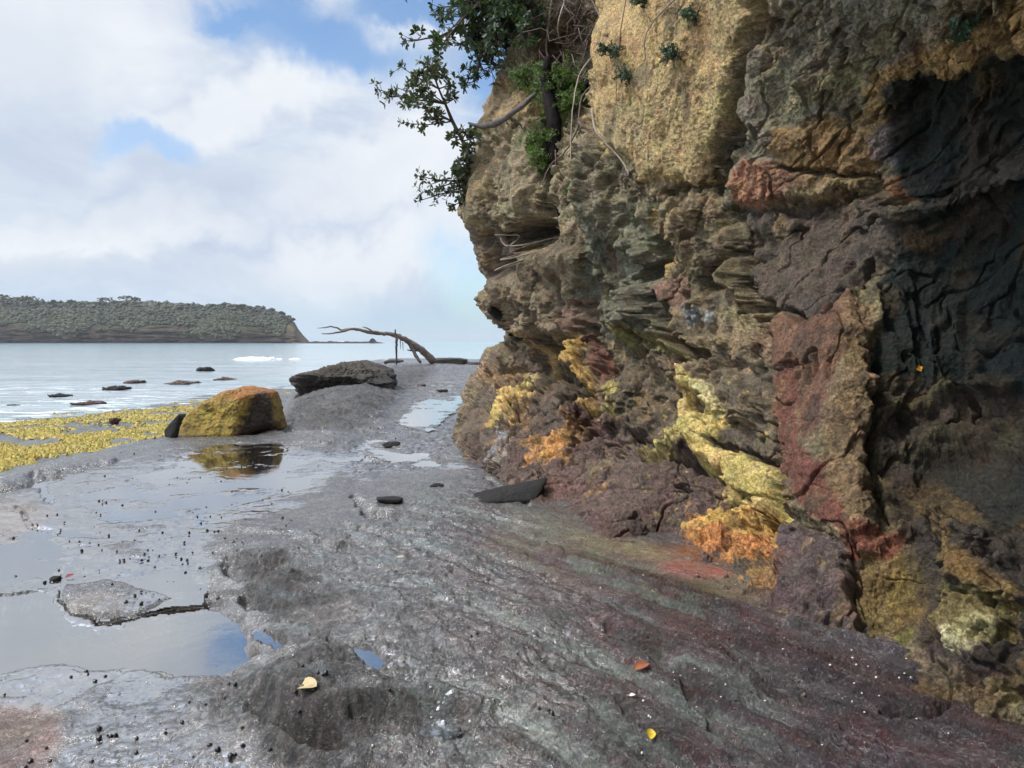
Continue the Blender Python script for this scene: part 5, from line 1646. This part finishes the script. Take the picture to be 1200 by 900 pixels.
fernclump('climbing_shrub', [(655, 92, 22), (672, 98, 16), (635, 112, 14), (662, 112, 22), (640, 95, 14), (680, 110, 10), (650, 122, 14), (615, 98, 8), (690, 92, 8), (668, 125, 9)], M_LEAFG,
          'bright green feathery shrub filling the gully above the dark hanging trunk', 'shrub', 0.10, 0.016, 60)
fernclump('climbing_shrub', [(636, 165, 13), (626, 172, 10), (640, 180, 10), (632, 190, 8), (645, 150, 8)], M_LEAFG,
          'yellow green feathery tuft beside the middle of the dark hanging trunk', 'shrub', 0.09, 0.015, 55)
M_LEAFB = mat_plain('blue_leaf', (0.05, 0.085, 0.05), 0.6, 0.35, 12, trans=0.2)
for a, b, r, lab in [(738, 62, 9, 'grey green tuft with pale flowers on the upper left of the ochre rock face'), (753, 88, 8, 'small dark green plant below the flowering tuft on the ochre face'),
                     (815, 63, 11, 'low green plant on a ledge in the middle of the ochre face'), (772, 4, 9, 'green plant at the very top of the ochre rock face'),
                     (832, 14, 6, 'tiny green plant near the top right of the ochre face'), (686, 228, 7, 'small yellow green plant on the grey rock right of the trunk foot'),
                     (1142, 12, 9, 'dark green tuft growing at the top right under the rock roof')]:
    fernclump('cliff_plant', [(a, b, r * 0.7), (a + r * 0.7, b + 2, r * 0.4)], M_LEAFB if r != 7 else M_LEAFG, lab, 'plant', 0.045, 0.012, 44, 0.4, 0.03)

# dark trunk hanging down the gully
pts = [cliff_at(a, b, o_) for a, b, o_ in [(690, 60, 0.25), (672, 90, 0.3), (657, 120, 0.34), (653, 150, 0.30), (649, 180, 0.25), (645, 210, 0.2), (645, 235, 0.15), (643, 258, 0.12), (640, 275, 0.1)]]
mb = MB(); mb.tube(pts, [0.06, 0.09, 0.09, 0.10, 0.10, 0.075, 0.06, 0.05, 0.02], 12, 0.3)
mb.tube([pts[2], pts[2] + Vector((0.03, -0.05, 0.3))], [0.07, 0.05], 8, 0.2)
M_BLACKW = mat_plain('black_bark', (0.012, 0.009, 0.009), 0.9, 0.4, 12, bump=0.8, spec=0.1)
root = empty('dead_tree', pts[0])
o = mb.build('trunk', M_BLACKW); reorigin(o, root.location); o.parent = root; o.location = (0, 0, 0)


def rootline(parent, spots, r0, r1, mat, name='root'):
    P = [cliff_at(a, b, o_) for a, b, o_ in spots]
    Q = []; Rr = []
    n = len(P)
    for i in range(n - 1):
        pa = P[max(i - 1, 0)]; pb = P[i]; pc = P[i + 1]; pe = P[min(i + 2, n - 1)]
        for k in range(5):
            t_ = k / 5
            Q.append(0.5 * ((2 * pb) + (pc - pa) * t_ + (2 * pa - 5 * pb + 4 * pc - pe) * t_ ** 2 + (3 * pb - pa - 3 * pc + pe) * t_ ** 3) + rv3() * 0.006)
    Q.append(P[-1])
    m = len(Q)
    mb = MB(); mb.tube(Q, [r0 + (r1 - r0) * i / (m - 1) for i in range(m)], 6, 0.12)
    o = mb.build(name, mat)
    if parent is None:
        reorigin(o, Q[0])
    else:
        reorigin(o, parent.location); o.parent = parent; o.location = (0, 0, 0)
    return o


for sp_ in [[(646, 255, .12), (638, 272, .3), (620, 283, .5), (600, 288, .35), (590, 278, .2)],
            [(646, 262, .12), (644, 282, .3), (632, 294, .4), (612, 298, .35), (600, 300, .25)],
            [(634, 273, .35), (625, 266, .4), (622, 262, .35)], [(618, 284, .5), (612, 298, .4), (606, 296, .3)], [(640, 285, .3), (634, 300, .35), (626, 306, .25)],
            [(600, 288, .35), (596, 278, .3), (588, 276, .2)]]:
    rootline(root, sp_, 0.014, 0.006, M_PALE)
tag(root, 'black dead trunk hanging down the cliff gully, pale roots at its foot', 'dead trunk')
for sp_, r0, lab in [([(642, -20, .5), (637, 15, .6), (638, 50, .6), (645, 85, .7), (646, 130, .5)], 0.022, 'long pale vine hanging straight down the left of the gully'),
                     ([(650, -20, .5), (664, 0, .7), (674, 20, .7), (672, 42, .7), (665, 60, .6), (672, 76, .5)], 0.016, 'curling pale vine looping through the dark gully'),
                     ([(704, -10, .3), (700, 20, .4), (690, 50, .5), (686, 90, .4), (690, 120, .3)], 0.014, 'thin pale vine along the right side of the gully'),
                     ([(694, 80, .3), (694, 120, .12), (688, 155, .06), (676, 185, .06), (660, 205, .2), (651, 225, .15)], 0.014, 'reddish vine curving down from the gully to the trunk foot'),
                     ([(708, -20, .1), (706, 40, .08), (701, 90, .1), (697, 150, .08), (692, 210, .05), (694, 240, .04)], 0.012, 'long thin pale root hanging down the edge between gully and ochre face'),
                     ([(612, -20, .3), (606, 20, .25), (610, 60, .25), (602, 95, .15)], 0.009, 'short pale root trailing down left of the gully scrub'),
                     ([(760, -20, .06), (752, 30, .06), (746, 90, .06), (752, 140, .05)], 0.008, 'hair thin pale root down the left half of the ochre face'),
                     ([(676, 190, .2), (674, 205, .15), (672, 215, .1)], 0.010, 'short twig hanging off the reddish vine'),
                     ([(828, -10, .08), (800, 20, .08), (788, 45, .08), (786, 75, .06)], 0.010, 'faint pale root running down the middle of the ochre face'),
                     ([(723, 130, .06), (730, 160, .06), (742, 190, .06), (752, 206, .05)], 0.014, 'grey root on the lower left of the ochre face')]:
    o = rootline(None, sp_, r0, r0 * 0.5, M_PALE if 'pale' in lab or 'grey' in lab else M_VINE, 'vine')
    tag(o, lab, 'vine', 'vines and roots on the cliff')
# tangle of dry twigs in the gully
mb = MB()
for k in range(230):
    a = random.uniform(622, 702); b = random.uniform(-30, 92)
    p = cliff_at(a, b, random.uniform(0.1, 0.8))
    d = (rv3() + Vector((0, -0.2, -0.5))).normalized()
    l = random.uniform(0.15, 0.6)
    q = p + d * l * 0.5 + rv3() * 0.08
    mb.tube([p, q, q + (d + rv3() * 0.8).normalized() * l * 0.5], [0.006, 0.005, 0.003], 4)
o = mb.build('twig_tangle', M_VINE)
reorigin(o, cliff_at(665, 30, 0.2))
tag(o, 'tangle of dry brown twigs filling the dark top of the gully', 'twigs', kind='stuff')
# curtain of fine grey scrub on the left of the gully
tw, lf = MB(), MB()
c = cliff_at(612, 40, 0.1)
root = empty('hanging_scrub', c)
for k in range(90):
    a = random.gauss(612, 12); b = random.uniform(-30, 85)
    p = cliff_at(a, b, random.uniform(0.05, 0.35))
    d = (rv3() * 0.7 + Vector((0, -0.3, -0.8))).normalized()
    e = p + d * random.uniform(0.15, 0.4)
    tw.tube([p, e], [0.004, 0.002], 3)
    for j in range(6):
        whorl(lf, p.lerp(e, j / 5), d, 3, 0.045, 0.012)
close(root, tw, lf, M_VINE, mat_plain('grey_leaf', (0.075, 0.08, 0.05), 0.7, 0.3, 12, trans=0.15), 'stems', 'leaves')
tag(root, 'curtain of fine grey green scrub on the cliff left of the gully', 'shrub')
# log jammed on the cliff edge
P = [at(549, 144, 10.7), at(556, 147, 10.6), at(565, 148, 10.5), at(578, 146, 10.3), at(592, 139, 10.1), at(602, 131, 9.95), at(614, 123, 9.9), at(628, 110, 9.8)]
mb = MB(); mb.tube(P, [0.012, 0.024, 0.036, 0.042, 0.040, 0.045, 0.038, 0.03], 9, 0.25)
o = mb.build('log', mat_plain('grey_wood', (0.075, 0.062, 0.055), 0.8, 0.4, 14, bump=0.7))
reorigin(o, P[4])
tag(o, 'curved grey log jammed across the cliff edge between sapling and gully', 'log')

# ------------------------------------------------------------------ small things on the ground
M_SNAIL = mat_plain('snail_shell', (0.012, 0.011, 0.012), 0.35, 0.3, 200, spec=0.6)
V, F = ico(2)
V = V.copy()
V[:, 2] = np.where(V[:, 2] > 0, V[:, 2] * 1.25 * (1 - 0.35 * np.hypot(V[:, 0], V[:, 1])), V[:, 2] * 0.55)
ang = np.arctan2(V[:, 1], V[:, 0])
V *= (1 + 0.07 * np.sin(ang * 1 + V[:, 2] * 9))[:, None]
V[:, 0] += 0.25 * V[:, 2].clip(0)
snail = mesh_np('sea_snail', V * 0.0105, F, M_SNAIL)
first = True
srn = random.Random(5)
zones = [((110, 350), (530, 660), 115, 0.011), ((0, 260), (600, 720), 45, 0.011), ((100, 400), (770, 895), 40, 0.0105), ((150, 300), (690, 730), 12, 0.010), ((420, 660), (700, 850), 14, 0.008), ((350, 470), (490, 545), 28, 0.012), ((0, 120), (770, 900), 10, 0.0095)]
cnt = 0; placed = []
for (xa, xb), (ya, yb), n_, rr in zones:
    k = 0; tries = 0
    clus = [(srn.uniform(xa, xb), srn.uniform(ya, yb)) for _ in range(max(3, n_ // 6))]
    while k < n_ and tries < 4000:
        tries += 1
        if srn.random() < 0.45:
            c_ = srn.choice(clus); a, b = srn.gauss(c_[0], 9), srn.gauss(c_[1], 4)
        else:
            a, b = srn.uniform(xa, xb), srn.uniform(ya, yb)
        if not (xa <= a <= xb and ya <= b <= yb): continue
        if xa == 110 and 195 < a < 330 and b < 522: continue
        if any(abs(a - q_[0]) < 4 and abs(b - q_[1]) < 3.5 for q_ in placed): continue
        placed.append((a, b))
        x, y, z = ground_at(a, b)
        o = snail if first else snail.copy()
        if not first: COL.objects.link(o)
        first = False
        s_ = srn.choice([0.5, 0.65, 0.8, 0.9, 1.0, 1.1, 1.3]) * rr / 0.0125
        o.location = (x, y, z + 0.004 * s_)
        o.rotation_euler = (srn.uniform(-.5, .5), srn.uniform(-.5, .5), srn.uniform(0, 6.28))
        o.scale = (s_,) * 3
        tag(o, 'tiny black sea snail on the wet grey rock', 'snail', 'black sea snails scattered over the wet rock')
        k += 1; cnt += 1

LEAVES = [(762, 864, 0.030, 0.016, (0.55, 0.40, 0.03), 80, 'yellow leaf lying on the grey green rock near the bottom edge'),
          (752, 784, 0.040, 0.022, (0.30, 0.10, 0.05), 35, 'curled reddish brown leaf on the rock above the yellow leaf'),
          (363, 862, 0.034, 0.034, (0.42, 0.33, 0.16), -20, 'pale heart shaped leaf lying below the lumpy ledge at the bottom'),
          (82, 677, 0.028, 0.014, (0.30, 0.03, 0.03), 60, 'tiny dark red leaf on the wet flat above the tide pool'),
          (470, 654, 0.03, 0.006, (0.5, 0.42, 0.3), 5, 'short pale twig shaped leaf on the middle of the platform'),
          (741, 816, 0.012, 0.008, (0.7, 0.68, 0.6), 5, 'white shell fragment just below the reddish brown leaf')]
for a, b, L, W, c, rot, lab in LEAVES:
    x, y, z = ground_at(a, b)
    n_, m_ = 13, 7
    V = []
    for i in range(n_):
        f = i / (n_ - 1)
        wv_ = W * math.sin(math.pi * f ** 0.85) ** 0.8 if L != W else W * (1.0 if f < 0.01 else math.sqrt(max(0, 1 - (f * 1.15 - 0.15) ** 2)) if f > 0.13 else (0.75 + f))
        for j in range(m_):
            g = (j / (m_ - 1) - 0.5) * 2
            V.append(((f - 0.5) * L * 2, g * wv_, 0.35 * wv_ * g * g + 0.10 * L * math.sin(f * 3) + 0.004))
    up_ = np.array(V); lo_ = up_ - np.array([0, 0, 0.0012])
    F = [tuple(q) for q in gridfaces(n_, m_)] + [tuple(int(v) + n_ * m_ for v in q[::-1]) for q in gridfaces(n_, m_)]
    mb = MB(); mb.add(np.concatenate([up_, lo_]), F)
    mb.tube([(-L, 0, 0.004), (-L * 1.35, 0.002, 0.006)], [0.0012, 0.0008], 5)
    o = mb.build('fallen_leaf' if 'shell' not in lab else 'shell_fragment', mat_plain('leaf_' + str(a), c, 0.55, 0.25, 60))
    o.location = (x, y, z + 0.008)
    o.rotation_euler = (R(14), R(-6), R(rot))
    tag(o, lab, 'leaf' if 'shell' not in lab else 'shell')
p = cliff_at(1062, 441, 0.02)
mb = MB()
for k in range(4):
    mb.leaf((0, 0, 0), (math.cos(k * 1.6 + .4), -0.35, math.sin(k * 1.6 + .4)), (0, -1, 0.2), 0.022, 0.018)
o = mb.build('caught_leaf', mat_plain('orange_leaf', (0.85, 0.42, 0.03), 0.5, 0.15, 50))
o.location = p
tag(o, 'small bright orange leaf cluster caught on the dark cave wall', 'leaf')

# broken shell and grit caught in the hollows
GV, GF = ico(1)
nG = 520
gx = np.concatenate([RNG.uniform(420, 1120, nG - 160), RNG.normal(1010, 60, 80), RNG.uniform(60, 420, 80)]); gy = np.concatenate([RNG.uniform(640, 895, nG - 160), RNG.normal(775, 28, 80), RNG.uniform(600, 890, 80)])
gp = np.array([ground_at(a, b) for a, b in zip(gx, gy)])
gs = RNG.uniform(0.0015, 0.0048, nG) * np.where(RNG.uniform(0, 1, nG) < 0.06, 1.6, 1)
GVV = GV[None] * gs[:, None, None] * RNG.uniform(0.5, 1.5, (nG, 1, 3)) + gp[:, None] + np.array([0, 0, 0.002])
gc = np.where((RNG.uniform(0, 1, nG) < 0.30)[:, None], C(205, 200, 188), np.where((RNG.uniform(0, 1, nG) < 0.5)[:, None], C(120, 96, 78), C(46, 42, 42)))
o = mesh_np('shell_grit', GVV, (np.arange(nG)[:, None, None] * len(GV) + GF[None]).reshape(-1, 3), m_alg, cols=np.repeat(gc[:, None], len(GV), 1))
tag(o, 'pale shell grit and small gravel scattered over the near rock', 'grit', kind='stuff')

# ------------------------------------------------------------------ the sea air
m_z, t = new_mat('haze')
pv = t.n('ShaderNodeVolumePrincipled', ins={'Color': (0.88, 0.93, 1.0, 1), 'Density': 0.00010, 'Anisotropy': 0.2})
t.n('ShaderNodeOutputMaterial', ins={'Volume': pv.outputs[0]})
mb = MB()
a_, z0, z1 = SR + 300.0, -3.0, 75.0
mb.add([(-a_, -a_, z0), (a_, -a_, z0), (a_, a_, z0), (-a_, a_, z0), (-a_, -a_, z1), (a_, -a_, z1), (a_, a_, z1), (-a_, a_, z1)],
       [(0, 3, 2, 1), (4, 5, 6, 7), (0, 1, 5, 4), (1, 2, 6, 5), (2, 3, 7, 6), (3, 0, 4, 7)])
o = mb.build('haze', m_z, smooth=False)
tag(o, kind='stuff')
